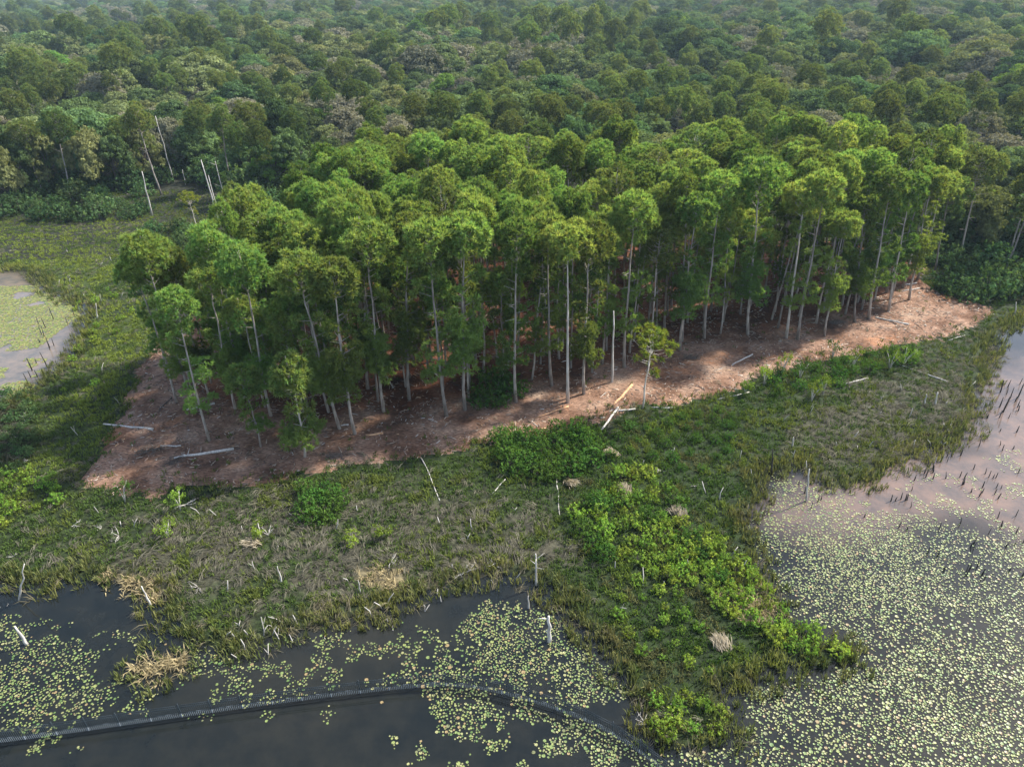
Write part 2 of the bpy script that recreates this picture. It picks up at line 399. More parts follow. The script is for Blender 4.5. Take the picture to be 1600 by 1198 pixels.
def sub(name, sel, mat, cols=None, **k):
    q = Q[sel]; u, inv = np.unique(q, return_inverse=True)
    return mk(name, V[u], inv.reshape(q.shape), mat, None if cols is None else cols.reshape(-1, 3)[u], smooth=True, **k)
tag(sub('ground', ~qc, M['marsh'], gc), kind='structure')
LITTER = ptsw([(290, 600), (330, 640), (400, 650), (470, 660), (560, 655), (640, 645), (720, 635), (800, 622), (880, 612), (940, 595), (1000, 565),
                (1060, 540), (1120, 525), (1200, 515), (1290, 510), (1360, 485), (1430, 450), (1470, 340), (700, 340), (350, 410), (270, 500)])
lw = sstep(-2, 3, sdist(GX, GY, LITTER) + (vnoise(GX, GY, 5, 111) - .5) * 8)
sc_ = lerp(np.ones(GX.shape + (3,)), (.62, .42, .34), lw)        # pine straw carpets the stand floor
tag(sub('cleared_ground', qc, M['soil'], sc_), kind='structure')

# ------------------------------------------------------------------ water
def water_mat():
    mt, t, out = nodes('pond_water'); L = t.links
    p = t.nodes.new('ShaderNodeBsdfPrincipled'); p.inputs['Roughness'].default_value = .07; p.inputs['IOR'].default_value = 1.33
    a = t.nodes.new('ShaderNodeAttribute'); a.attribute_name = 'Col'
    n = t.nodes.new('ShaderNodeTexNoise'); n.inputs['Scale'].default_value = .35; n.inputs['Detail'].default_value = 8; n.inputs['Roughness'].default_value = .7
    tcn = t.nodes.new('ShaderNodeTexCoord'); L.new(tcn.outputs['Object'], n.inputs['Vector'])
    r = t.nodes.new('ShaderNodeValToRGB'); r.color_ramp.elements[0].position = .4; r.color_ramp.elements[1].position = .62
    r.color_ramp.elements[0].color = (.8, .85, .9, 1); r.color_ramp.elements[1].color = (1.45, 1.3, 1.2, 1)
    L.new(n.outputs['Fac'], r.inputs[0])
    mu = t.nodes.new('ShaderNodeMix'); mu.data_type = 'RGBA'; mu.blend_type = 'MULTIPLY'; mu.inputs['Factor'].default_value = 1
    L.new(a.outputs['Color'], mu.inputs['A']); L.new(r.outputs[0], mu.inputs['B']); L.new(mu.outputs['Result'], p.inputs['Base Color'])
    n2 = t.nodes.new('ShaderNodeTexNoise'); n2.inputs['Scale'].default_value = 3.0; n2.inputs['Detail'].default_value = 2
    L.new(tcn.outputs['Object'], n2.inputs['Vector'])
    b = t.nodes.new('ShaderNodeBump'); b.inputs['Strength'].default_value = .05; b.inputs['Distance'].default_value = .02
    L.new(n2.outputs['Fac'], b.inputs['Height']); L.new(b.outputs[0], p.inputs['Normal'])
    L.new(p.outputs[0], out.inputs[0]); return mt
M['water'] = water_mat()
wx = np.arange(-200, 261, 1.5); wyy = np.arange(-110, 176, 1.5)
WX, WY = np.meshgrid(wx, wyy); ij = np.arange(WX.size).reshape(WX.shape)
WQ = np.stack([ij[:-1, :-1].ravel(), ij[:-1, 1:].ravel(), ij[1:, 1:].ravel(), ij[1:, :-1].ravel()], 1)
pink_w = sstep(-5, 4, sdist(WX, WY, PINK_PATCH) + (vnoise(WX, WY, 9, 101) - .5) * 10)
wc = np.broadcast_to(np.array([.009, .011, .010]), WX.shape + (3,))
wc = lerp(wc, (.125, .095, .082), pink_w * .85)  # water colour turns pinkish brown inside the patch, with soft edges
pond_w = sstep(-1, 3, sdist(WX, WY, POND)); wc = lerp(wc, (.12, .105, .09), pond_w)
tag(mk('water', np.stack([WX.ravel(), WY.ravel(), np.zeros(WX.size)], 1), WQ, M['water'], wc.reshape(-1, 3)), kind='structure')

# ------------------------------------------------------------------ plant shapes
def tufts(C, out_dir, nn, ln, wd, rg, up=.35, spread=1.0):
    """needle tufts: C (N,3) centres, each nn narrow blades"""
    N = len(C)
    d = rg.normal(size=(N, nn, 3)) * spread + (out_dir[:, None] + np.array([0, 0, up])) * .9
    d = unit(d); l = ln * rg.uniform(.7, 1.2, (N, nn, 1))
    s = unit(np.cross(d, rg.normal(size=(N, nn, 3)))) * wd * .5
    base = C[:, None] + d * l * .08
    A = base - s; B = base + s; T = C[:, None] + d * l
    V = np.stack([A, B, T], 2).reshape(-1, 3)
    F = np.arange(N * nn * 3).reshape(-1, 3)
    return V, F

def leaves(C, nrm, size, rg, asp=.6, flop=.8):
    """leaf quads as two triangles"""
    N = len(C); n = unit(nrm + rg.normal(size=(N, 3)) * flop)
    a = unit(np.cross(n, rg.normal(size=(N, 3)))); b = np.cross(n, a)
    s = size * rg.uniform(.6, 1.3, (N, 1))
    V = np.stack([C - a * s, C - b * s * asp, C + a * s, C + b * s * asp], 1).reshape(-1, 3)
    k = np.arange(N)[:, None] * 4
    return V, np.concatenate([k + [0, 1, 2], k + [0, 2, 3]])

def rand_sphere(n, rg): return unit(rg.normal(size=(n, 3)))

def pine_parts(seed, Ht=25., r0=.2, cb=.6, cr=2.9, ncl=30, per=24, low=0, lean=.3, pale=False, csz=1.0, mat='needle', nn=13, vs=1.15):
    rg = np.random.default_rng(seed)
    k = 9; zz = np.linspace(0, Ht * .97, k)
    off = np.cumsum(rg.normal(0, lean * .35, (k, 2)), 0); off -= off[0]
    P = np.column_stack([off, zz]); rad = r0 * (1 - .82 * (zz / Ht) ** 1.1); rad[0] *= 1.25
    wood = Acc(); wood.add(*tube(P, rad, 7))
    def tp(z):
        return np.array([np.interp(z, zz, P[:, 0]), np.interp(z, zz, P[:, 1]), z])
    crown = Acc(); th0 = rg.uniform(0, 6.28)
    hc = Ht - cr * vs; cen = tp(hc)
    def clump(c, cs, n, o, col=(1, 1, 1)):
        d = rand_sphere(n, rg); d = unit(d + o * .55 + np.array([0, 0, .25])) * rg.uniform(.7, 1.05, (n, 1))
        C = c + d * np.array([1.1, 1.1, .85]) * cs
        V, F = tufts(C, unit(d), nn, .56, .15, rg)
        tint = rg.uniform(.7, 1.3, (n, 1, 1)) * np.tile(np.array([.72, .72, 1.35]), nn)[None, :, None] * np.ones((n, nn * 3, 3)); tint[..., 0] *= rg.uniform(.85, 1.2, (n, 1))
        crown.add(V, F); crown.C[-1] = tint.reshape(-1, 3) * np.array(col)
    for i in range(ncl):
        cz = 1 - (i + .5) / ncl * 1.42                      # dome: from the pole to below the equator
        th = th0 + i * 2.4 + rg.normal(0, .25); sr = math.sqrt(max(0, 1 - cz * cz))
        o = np.array([sr * math.cos(th), sr * math.sin(th), cz]); q = rg.uniform(.66, 1.06) if rg.random() < .8 else rg.uniform(.3, .6)
        c = cen + o * np.array([cr, cr, cr * vs * .86]) * q
        st = tp(max(c[2] - sr * cr * rg.uniform(.25, .6) - .4, Ht * .2))
        wood.add(*tube([st, (st + c) / 2 + np.array([0, 0, -.12 * cr]), c], [r0 * .28, r0 * .2, r0 * .08], 4, False))
        cs = csz * rg.uniform(.62, 1.0)
        clump(c, cs, int(per * (cs ** 1.6)), o)
    nlow = int(ncl * .35)
    for i in range(nlow):                                   # ragged lower limbs under the dome
        h = Ht * rg.uniform(cb, max(cb + .05, hc / Ht - .02)); th = th0 + i * 2.1; rr = cr * rg.uniform(.35, .8)
        c = tp(h) + np.array([rr * math.cos(th), rr * math.sin(th), .2])
        wood.add(*tube([tp(h - .5), c], [r0 * .25, r0 * .08], 4, False))
        cs = csz * rg.uniform(.5, .8); clump(c, cs, int(per * (cs ** 1.6)), unit(c - tp(h)))
    for i in range(low):
        h = Ht * rg.uniform(.22, max(cb, .3)); th = rg.uniform(0, 6.28); rr = rg.uniform(.4, 2.1)
        c = tp(h) + np.array([rr * math.cos(th), rr * math.sin(th), .1])
        wood.add(*tube([tp(h - .3), c], [r0 * .2, r0 * .07], 4, False))
        n = int(per * .75); d = rand_sphere(n, rg); C = c + d * np.array([.85, .85, .6]) * rg.uniform(.6, 1.15)
        V, F = tufts(C, unit(d), nn, .5, .14, rg); crown.add(V, F, (1, 1.02, .95))
    for i in range(rg.integers(4, 9)):                      # dead stubs
        h = Ht * rg.uniform(.25, max(cb, .3) + .05); th = rg.uniform(0, 6.28); rr = rg.uniform(.5, 1.6)
        wood.add(*tube([tp(h), tp(h) + np.array([rr * math.cos(th), rr * math.sin(th), rg.uniform(-.2, .5)])], [.045, .015], 4, False))
    return wood, crown

def make_pine(seed, mat='needle', bark='bark', **k):
    w, c = pine_parts(seed, **k)
    e = empty('pine_tree', (0, 0, 0)); tag(e, 'pine', 'pine tree')
    w.build('trunk', M[bark], e, smooth=True); c.build('crown', M[mat], e)
    return e

def make_broad(seed, mat='leaf_dark', Hh=13., cr=5.5, name='broadleaf_tree', nl=9, dens=1.0, leaf=.26, cat='tree', bark='bark_dark', dome=.62, spiky=0.):
    rg = np.random.default_rng(seed)
    w = Acc(); c = Acc(); zc = Hh * (1 - dome / 1.25)
    w.add(*tube([(0, 0, 0), (rg.normal() * .2, rg.normal() * .2, zc * .6), (0, 0, zc)], [cr * .055, cr * .045, cr * .035], 7))
    lobes = [(np.array([0, 0, Hh - cr * .55]), cr * .55)]
    for i in range(nl):
        th = i * 2.4 + rg.uniform(0, .6); rr = cr * math.sqrt((i + .6) / nl) * .78
        z = Hh - cr * .5 - (rr / cr) ** 2 * Hh * .34 + rg.normal() * Hh * .035
        lobes.append((np.array([rr * math.cos(th), rr * math.sin(th), z]), cr * rg.uniform(.26, .42)))
    for i in range(nl // 2):                                # skirt
        th = i * 2.1 + rg.uniform(0, 1); rr = cr * .8
        lobes.append((np.array([rr * math.cos(th), rr * math.sin(th), Hh * rg.uniform(.28, .45)]), cr * rg.uniform(.3, .4)))
    for p, r in lobes:
        w.add(*tube([(0, 0, zc * .7), (p * [.5, .5, 1]) * [1, 1, .72], p], [cr * .02, cr * .014, .03], 4, False))
        sub_n = int(7 + r * 4)
        for j in range(sub_n):                              # sub-clumps on each lobe
            d = rand_sphere(1, rg)[0]; d[2] = abs(d[2]) * 1.1 - .35; d = unit(d)
            q = p + d * r * np.array([1, 1, .8]) * rg.uniform(.75, 1.02); sr = r * rg.uniform(.22, .38)
            n = int(dens * 12 * (sr / leaf) ** 1.35); dd = rand_sphere(n, rg)
            dd[:, 2] = np.where(rg.random(n) < .75, np.abs(dd[:, 2]), dd[:, 2])
            C = q + dd * sr * np.array([1.2, 1.2, .8]) * rg.uniform(.6, 1.1, (n, 1))
            V, F = leaves(C, dd + d * .5, leaf, rg)
            c.add(V, F, np.array([1, 1, 1]) * rg.uniform(.75, 1.25))
    e = empty(name, (0, 0, 0)); tag(e, name.replace('_', ' '), cat)
    w.build('trunk', M[bark], e); c.build('crown', M[mat], e)
    return e

def make_shrub(seed, mat='shrub', r=1.0, h=1.3, n=70, leaf=.15, name='shrub', stems=7, pale=False):
    rg = np.random.default_rng(seed); w = Acc(); c = Acc()
    for i in range(stems):
        th = rg.uniform(0, 6.28); rr = r * rg.uniform(.2, .8)
        w.add(*tube([(0, 0, -.3), (rr * .5 * math.cos(th), rr * .5 * math.sin(th), h * .5), (rr * math.cos(th), rr * math.sin(th), h * .85)], [.035, .025, .01], 4, False))
    for i in range(n):                                      # upright sprays
        u = rand_sphere(1, rg)[0]; u[2] = abs(u[2])
        q = u * np.array([r, r, h * .85]) * rg.uniform(.35, 1.2) + [0, 0, h * .12]
        m_ = 7; t = rg.uniform(0, 1, (m_, 1)); ax = unit(u * .5 + [0, 0, .9])
        C = q + ax * t * .42 + rg.normal(0, .07, (m_, 3))
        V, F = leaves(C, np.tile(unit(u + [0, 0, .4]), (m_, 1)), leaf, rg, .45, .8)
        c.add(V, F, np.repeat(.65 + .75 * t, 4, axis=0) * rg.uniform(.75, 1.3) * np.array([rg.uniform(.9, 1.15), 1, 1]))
    e = empty(name, (0, 0, 0)); tag(e, name, 'shrub')
    w.build('stem', M['bark_pale' if pale else 'bark_dark'], e); c.build('foliage', M[mat], e)
    return e

def pmesh(proto, nm):
    for c in proto.children:
        if c.name.split('.')[0] == nm: return c
protos = []
def retire(lst):
    """take the unplaced first copy of each kind out of the scene"""
    for p in lst:
        for ch in list(p.children): bpy.data.objects.remove(ch)
        bpy.data.objects.remove(p)

# ------------------------------------------------------------------ pine stand
PINES = [make_pine(11, Ht=25, cb=.62, cr=2.35, ncl=30, low=5), make_pine(12, Ht=25, cb=.62, cr=2.65, ncl=36, vs=1.0), make_pine(13, Ht=25, cb=.7, cr=2.2, ncl=26, low=7, vs=1.35),
         make_pine(14, Ht=25, cb=.6, cr=2.5, ncl=32, low=6), make_pine(15, Ht=25, cb=.6, cr=2.1, ncl=26, low=10, vs=1.5), make_pine(16, Ht=25, cb=.7, cr=2.6, ncl=30, vs=.9)]
EDGE = [make_pine(21, Ht=24, cb=.45, cr=2.3, ncl=30, low=24, vs=1.4), make_pine(22, Ht=24, cb=.5, cr=2.1, ncl=26, low=28, vs=1.5), make_pine(23, Ht=24, cb=.36, cr=2.5, ncl=34, low=24, vs=1.5),
        make_pine(24, Ht=24, cb=.55, cr=2.0, ncl=24, low=15, vs=1.4)]
PINES += [make_pine(17, Ht=25, cb=.6, cr=2.5, ncl=20, per=18, low=7, vs=1.5, mat='needle_far'), make_pine(18, Ht=25, cb=.56, cr=2.2, ncl=24, low=10, vs=1.7, mat='needle_bright')]
PALE = make_pine(31, mat='needle_bright', bark='bark_pale', Ht=26, r0=.23, cb=.8, cr=2.7, ncl=30, per=26, low=0, lean=.1, vs=.8)
LONE = make_pine(33, mat='needle_yellow', bark='bark_pale', Ht=13, r0=.15, cb=.42, cr=2.9, ncl=26, per=24, lean=.25, csz=.7, vs=.75)
YOUNG = make_pine(34, Ht=13, r0=.14, cb=.25, cr=1.5, ncl=24, per=26, lean=.3, csz=.85, low=14, vs=2.2)
YOUNG2 = make_pine(35, Ht=13, r0=.13, cb=.3, cr=1.9, ncl=24, per=26, lean=.3, csz=.85, low=6, vs=1.6)
FARP = [make_pine(41, mat='needle_far', Ht=22, cb=.55, cr=3.4, ncl=36, csz=1.2, vs=1.2), make_pine(42, mat='needle_far', Ht=22, cb=.62, cr=3.9, ncl=36, csz=1.25, vs=.85),
        make_pine(43, mat='needle_far', Ht=22, cb=.5, cr=3.0, ncl=34, csz=1.15, vs=1.4)]
ALLP = PINES + EDGE + [PALE, LONE, YOUNG, YOUNG2] + FARP
HT = {id(p): h for p, h in [(x, 25.) for x in PINES] + [(x, 24.) for x in EDGE] + [(PALE, 26.), (LONE, 13.), (YOUNG, 13.), (YOUNG2, 13.)] + [(x, 22.) for x in FARP]}

placed = []     # (x, y)
pine_count = 0
def gz1(x, y): return float(ground_z(np.array([x]), np.array([y]))[0])

def pine_px(proto, bx, by, tx, ty, label, group=None):
    """pine whose foot and top are read off the photograph"""
    global pine_count
    b = at(bx, by, .6); t = at_plane(tx, ty, b[1])
    h = t[2] - .5; k = h / HT[id(proto)]
    lean = math.atan2(t[0] - b[0], h)
    lean = max(-.12, min(.12, lean))
    wk = min(1.15, max(.8, k))
    placed.append((b[0], b[1])); pine_count += 1
    return copy_thing(proto, (b[0], b[1], gz1(b[0], b[1]) - .05), 0, (wk, wk, k), label, group, tilt=(0, lean))

FRONT = 'tall pines along the front edge of the stand'
pine_px(YOUNG2, 408, 700, 372, 572, 'short pine with a bare lower trunk and low bushy crown on the left cleared soil')
pine_px(YOUNG, 477, 716, 440, 552, 'young narrow pine with foliage far down its trunk, nearest to the marsh on the left')
pine_px(LONE, 1004, 636, 1022, 512, 'lone small pine with open yellow-green crown on the cleared strip, apart from the stand')
pine_px(PALE, 887, 630, 884, 352, 'tall pine with thick pale bare trunk and small top crown at the middle front edge')
pine_px(PALE, 1228, 530, 1258, 285, 'tall pine with gleaming white trunk at the right front edge of the stand')
for (pr, bx, by, tx, ty, lb) in [
    (EDGE[1], 555, 680, 508, 402, 'pine with long clean leaning trunk near the left front corner, beside a short white log'),
    (EDGE[0], 531, 672, 462, 392, 'leaning pine whose trunk almost touches its neighbour near the left front corner'),
    (EDGE[2], 424, 652, 372, 385, 'dark leafy pine behind the short bushy pine on the left clearing'),
    (EDGE[3], 328, 690, 268, 450, 'thin dark trunked pine standing out on the left cleared soil'),
    (EDGE[0], 368, 640, 325, 408, 'leafy edge pine left of centre above the fallen white log'),
    (EDGE[2], 300, 610, 262, 430, 'leafy pine at the far left corner of the stand overhanging bare soil'),
    (EDGE[1], 262, 590, 240, 400, 'leftmost leafy pine of the stand beside the yellow-green marsh'),
    (EDGE[0], 350, 566, 300, 398, 'leafy pine in the left corner clump, between short and tall neighbours'),
    (EDGE[2], 392, 600, 348, 392, 'densely foliaged pine in the middle of the left corner clump'),
    (EDGE[0], 285, 562, 246, 372, 'rearmost leafy pine of the left corner by the yellow-green marsh'),
    (EDGE[1], 460, 600, 430, 372, 'leafy pine behind the young narrow pine at left'),
    (EDGE[3], 698, 652, 664, 345, 'slim pine beside a twin trunk at the middle left front edge'),
    (EDGE[1], 727, 642, 716, 330, 'sturdy straight pine with side branches left of the dark understory bush'),
    (EDGE[3], 806, 630, 805, 345, 'straight pine just right of the dark understory bush'),
    (EDGE[0], 912, 618, 928, 345, 'vine-clad pine right of the thick pale trunk'),
    (EDGE[3], 862, 605, 852, 335, 'slim pine left of the thick pale trunk'),
    (EDGE[1], 640, 625, 628, 330, 'pine with drooping leafy side branches above the white broken log'),
    (EDGE[0], 600, 645, 575, 345, 'leafy pine between the leaning pair and the twin trunks'),
    (EDGE[2], 575, 610, 560, 330, 'broad leafy pine behind the leaning pair'),
    (EDGE[3], 975, 575, 990, 300, 'pine with a rounded pale green crown behind the white snag'),
    (EDGE[1], 1062, 548, 1085, 300, 'leafy pine above the sunlit stump scatter right of the lone pine'),
    (EDGE[3], 1100, 530, 1125, 270, 'slim straight pine over the orange soil right of centre'),
    (EDGE[0], 1168, 524, 1196, 245, 'broad crowned pine left of the gleaming white trunk'),
    (EDGE[3], 1246, 532, 1290, 268, 'pine leaning right just beside the gleaming white trunk'),
    (EDGE[1], 1288, 526, 1318, 330, 'leafy low branched pine at the right front edge'),
    (EDGE[3], 1357, 500, 1392, 262, 'pine standing forward on the right cleared soil above a white log'),
    (EDGE[3], 1388, 488, 1425, 270, 'pine right of the forward pine on the right clearing'),
    (EDGE[0], 1335, 505, 1352, 292, 'thin pine with tufted lower trunk on the right clearing'),
    (EDGE[1], 1420, 470, 1455, 262, 'rightmost leaning pine of the stand beside the green shrub bank')]:
    pine_px(pr, bx, by, tx, ty, lb, FRONT)

STAND = ptsw([(262, 640), (290, 645), (330, 655), (400, 650), (470, 665), (560, 655), (640, 640), (720, 632), (800, 622), (880, 612), (940, 595), (1000, 570),
              (1060, 545), (1120, 532), (1200, 522), (1290, 515), (1360, 490), (1430, 458), (1440, 420), (1425, 392), (1250, 380), (1000, 388), (800, 380), (595, 386), (515, 448),
              (465, 500), (415, 535), (350, 590), (300, 612), (262, 628)])
st = np.array(STAND)
def dart(poly, dmin, tries, existing, rg, extra=None):
    p = np.array(poly); lo = p.min(0); hi = p.max(0); ex = list(existing)
    C = rg.uniform(lo, hi, (tries, 2)); ok = sdist(C[:, 0], C[:, 1], poly) > 0
    if extra is not None: ok &= extra(C)
    res = []
    for c in C[ok]:
        if ex:
            e = np.array(ex); dd = ((e - c) ** 2).sum(1)
            if dd.min() < dmin * dmin: continue
        ex.append((c[0], c[1])); res.append((c[0], c[1]))
    return res
rs = np.random.default_rng(5)
def fband(C):
    _, fy, _ = proj(np.column_stack([C, np.full(len(C), .6)])); return (sdist(C[:, 0], C[:, 1], STAND) < 13) & (fy > 425)
inner = dart(STAND, 2.8, 7000, placed, rs, fband)
inner += dart(STAND, 4.5, 12000, placed + inner, rs, lambda C: ~fband(C))
def zone(x, y):
    px, py, _ = proj([x, y, 20]); px = px[0]
    return 'left third' if px < 600 else ('middle' if px < 1050 else 'right third')
for (x, y) in inner:
    b = sdist(np.array([x]), np.array([y]), STAND)[0]
    px, py, _ = proj([x, y, .6]); edge = (b < 7 and py[0] > 470) or (b < 5 and px[0] < 480)
    pr = EDGE[rs.integers(4)] if rs.random() < ((.7 if px[0] < 620 else .3) if edge else .2) else PINES[rs.choice(8, p=[.14, .14, .14, .14, .14, .12, .11, .07])]
    s_ = rs.uniform(.78, 1.08); w_ = rs.uniform(.68, 1.0) if (py_b := proj([x, y, .6])[1][0]) > 470 else rs.uniform(.9, 1.22)
    if edge and rs.random() < .25: s_ *= .75
    depth = 'front ranks' if py[0] > 500 else ('middle ranks' if py[0] > 430 else 'rear ranks')
    look = ('tall ' if s_ > 1.0 else ('short ' if s_ < .92 else '')) + ('wide crowned' if w_ > 1.08 else ('slim crowned' if w_ < .85 else 'round crowned'))
    if pr in EDGE: look += ' low branched'
    lb = f'{look} pine in the {depth} of the stand, {zone(x, y)}'
    copy_thing(pr, (x, y, gz1(x, y) - .05), rs.uniform(0, 6.28), (w_, w_, s_), lb, f'pines packed in the {depth}, {zone(x, y)} of the stand', tilt=(rs.normal(0, .025), rs.normal(0, .025)))
    pine_count += 1
placed += inner

# ------------------------------------------------------------------ broadleaf forest behind
BROAD = [make_broad(51, 'leaf_dark', 14, 7.6, nl=14, leaf=.3), make_broad(52, 'leaf_dark', 13, 6.6, nl=11, leaf=.3), make_broad(53, 'leaf_dark', 15, 8.6, nl=17, leaf=.3, dome=.5), make_broad(54, 'leaf_olive', 13.5, 7.8, nl=15, leaf=.3, dome=.7), make_broad(55, 'leaf_olive', 13, 6.4, nl=9, leaf=.3)]
MOSS = [make_broad(61, 'leaf_grey', 13, 7.0, name='mossy_oak', bark='bark_pale', dens=.8, nl=13, leaf=.3), make_broad(62, 'leaf_grey', 14, 8.0, name='mossy_oak', nl=15, bark='bark_pale', dens=.8, leaf=.3)]
LIME = [make_broad(71, 'leaf_lime', 14, 6.4, name='willow_tree', leaf=.28, nl=11)]
EDGEB = ptsw([(-420, 345), (0, 330), (120, 314), (200, 304), (262, 286), (330, 294), (400, 322), (460, 350), (520, 368), (800, 371), (1100, 371), (1420, 376), (1475, 415), (1560, 435), (1900, 430)])
BACK = EDGEB + [(420, 420), (-420, 420)]
fr = np.random.default_rng(77)
vis = lambda C: np.abs(C[:, 0]) < C[:, 1] * .84 + 16
for q_ in [(67, 302), (112, 308), (252, 304), (362, 298), (1462, 420), (1500, 405), (1575, 400), (75, 312), (118, 318), (300, 300), (272, 290), (260, 300)]: placed.append(tuple(at(*q_)[:2]))
pts = dart(BACK, 8.4, 9000, placed, fr, vis)
pts.sort(key=lambda p: math.hypot(*p))
cnt = {'b': 0, 'm': 0, 'l': 0}; left = []; leftp = []
HOUSES = [ptsw([(-15, 92), (40, 92), (40, 112), (-15, 112)])]
def side(x, y):
    px, py, _ = proj([x, y, 12]); return 'left' if px[0] < 450 else ('middle' if px[0] < 1050 else 'right')
for (x, y) in pts:
    nv = vnoise(np.array([x]), np.array([y]), 45, 7, 2)[0]; u = fr.random(); sd_ = side(x, y)
    near = y < 190
    ppx = proj([x, y, 8])[0][0]
    pine_p = .62 if (near and (ppx > 1330 or ppx < 420)) else (.55 if y < 235 and ppx > 520 else .14 + .25 * (nv > .62))
    band = 'front edge' if y < 200 else ('nearer part' if y < 260 else 'farther part')
    size = lambda v: 'large ' if v > .98 else ('small ' if v < .78 else 'mid-sized ')
    if u < pine_p and pine_count >= 345:
        leftp.append((x, y)); continue
    if u < pine_p:
        pr = FARP[fr.integers(3)]; s_ = fr.uniform(.72, 1.02); pine_count += 1
        if ppx < 420: s_ *= 1.1
        copy_thing(pr, (x, y, gz1(x, y)), fr.uniform(0, 6.28), (s_, s_, s_), f'{size(s_ + .05)}olive-green pine in the {band} of the forest behind, {sd_}', f'background pines, {band}, {sd_}')
        continue
    u2 = fr.random(); s_ = fr.choice([.7, .85, 1.0, 1.2, 1.45], p=[.15, .2, .3, .22, .13]) * fr.uniform(.92, 1.08) * .95
    hs_ = 1.45 if (ppx < 480 and y < 222) else 1.0
    if u2 < .10 + .25 * (nv < .36) and cnt['m'] < 120:
        cnt['m'] += 1
        copy_thing(MOSS[fr.integers(2)], (x, y, gz1(x, y)), fr.uniform(0, 6.28), (s_, s_, hs_ * s_ ** .6 * fr.uniform(.9, 1.1)), f'{size(s_)}grey-green mossy oak in the {band} of the forest behind, {sd_}', f'grey-green oaks, {band}, {sd_}')
    elif u2 > .965 and cnt['l'] < 25:
        cnt['l'] += 1
        copy_thing(LIME[0], (x, y, gz1(x, y)), fr.uniform(0, 6.28), s_, f'{size(s_)}bright yellow-green tree among darker crowns, {band}, {sd_} side', f'bright green trees, {band}, {sd_}')
    elif cnt['b'] < 300:
        cnt['b'] += 1; k = fr.integers(5)
        cn = 'olive' if k > 2 else 'dark green'
        copy_thing(BROAD[k], (x, y, gz1(x, y)), fr.uniform(0, 6.28), (s_, s_, hs_ * s_ ** .6 * fr.uniform(.85, 1.15)),
                   f"{size(s_)}{cn} round broadleaf tree in the {band} of the forest behind, {sd_}", f"{cn} broadleaf trees, {band}, {sd_}")
    else: left.append((x, y))

# far forest: one uncountable mass, instanced
fp = list(left)
yy = 415.
rows = []
while yy < 2600:
    sp = 13 if yy < 700 else (16 if yy < 1200 else 21)
    w = yy * .92 + 50; xx = np.arange(-w, w, sp)
    rows.append(np.stack([xx + fr.uniform(-.45, .45, len(xx)) * sp, np.full(len(xx), yy) + fr.uniform(-.45, .45, len(xx)) * sp], 1)); yy += sp
FPT = np.concatenate([np.array(leftp).reshape(-1, 2), np.array(fp).reshape(-1, 2)] + rows)
keep = (np.arange(len(FPT)) < len(leftp)) | (vnoise(FPT[:, 0], FPT[:, 1], 26, 15, 2) > .30)
FPT = FPT[keep]
n = len(FPT)
nv = vnoise(FPT[:, 0], FPT[:, 1], 60, 7, 2); u = fr.random(n)
idx = np.where(u < .42, fr.integers(0, 3, n), np.where(u < .72, fr.integers(3, 5, n), np.where(u < .84, fr.integers(5, 7, n), np.where(u < .86, 7, fr.integers(8, 11, n)))))
idx = np.where((nv > .6) & (u > .6), fr.integers(8, 11, n), idx)
idx = np.where((nv < .37) & (u > .6), fr.integers(5, 7, n), idx)
big = np.interp(FPT[:, 1], [400, 1200, 2600], [1.3, 1.5, 1.9])
scl = fr.choice([.7, .85, 1.0, 1.2, 1.4], n, p=[.15, .2, .3, .22, .13]) * fr.uniform(.92, 1.08, n) * big
scl = np.where(idx >= 8, scl * .85, scl); isp_ = np.arange(n) < len(leftp); idx = np.where(isp_, fr.integers(8, 11, n), idx); scl = np.where(isp_, fr.uniform(.85, 1.05, n), scl)
srcs = [pmesh(p, 'crown') for p in BROAD + MOSS + LIME + FARP]
me = bpy.data.meshes.new('far_forest'); me.vertices.add(n)
me.vertices.foreach_set('co', np.column_stack([FPT, ground_z(FPT[:, 0], FPT[:, 1])]).astype(np.float32).ravel())
for nm, tp_, arr, key in (('idx', 'INT', idx.astype(np.int32), 'value'), ('scl', 'FLOAT', scl.astype(np.float32), 'value'), ('rot', 'FLOAT', fr.uniform(0, 6.28, n).astype(np.float32), 'value')):
    a = me.attributes.new(nm, tp_, 'POINT'); a.data.foreach_set(key, arr)
ff = bpy.data.objects.new('far_forest', me); COL.objects.link(ff); tag(ff, 'hazy far-off wood of grey-green treetops stretching to the horizon', 'forest', kind='stuff')
ng = bpy.data.node_groups.new('forest_scatter', 'GeometryNodeTree')
ng.interface.new_socket('Geometry', in_out='INPUT', socket_type='NodeSocketGeometry'); ng.interface.new_socket('Geometry', in_out='OUTPUT', socket_type='NodeSocketGeometry')
gi = ng.nodes.new('NodeGroupInput'); go = ng.nodes.new('NodeGroupOutput')
jn = ng.nodes.new('GeometryNodeJoinGeometry')
def named(nm, tp_):
    q = ng.nodes.new('GeometryNodeInputNamedAttribute'); q.data_type = tp_; q.inputs['Name'].default_value = nm; return q
def instance_branch(objs, setname):
    gj = ng.nodes.new('GeometryNodeGeometryToInstance')
    for s_ in objs[::-1]:
        oi = ng.nodes.new('GeometryNodeObjectInfo'); oi.inputs['Object'].default_value = s_; oi.transform_space = 'ORIGINAL'
        oi.inputs['As Instance'].default_value = False
        ng.links.new(oi.outputs['Geometry'], gj.inputs[0])
    return gj
ip = ng.nodes.new('GeometryNodeInstanceOnPoints'); ip.inputs['Pick Instance'].default_value = True
gj = instance_branch(srcs, '')
cx = ng.nodes.new('ShaderNodeCombineXYZ')
na = named('idx', 'INT'); nb = named('scl', 'FLOAT'); nc = named('rot', 'FLOAT')
ng.links.new(gi.outputs[0], ip.inputs['Points']); ng.links.new(gj.outputs[0], ip.inputs['Instance'])
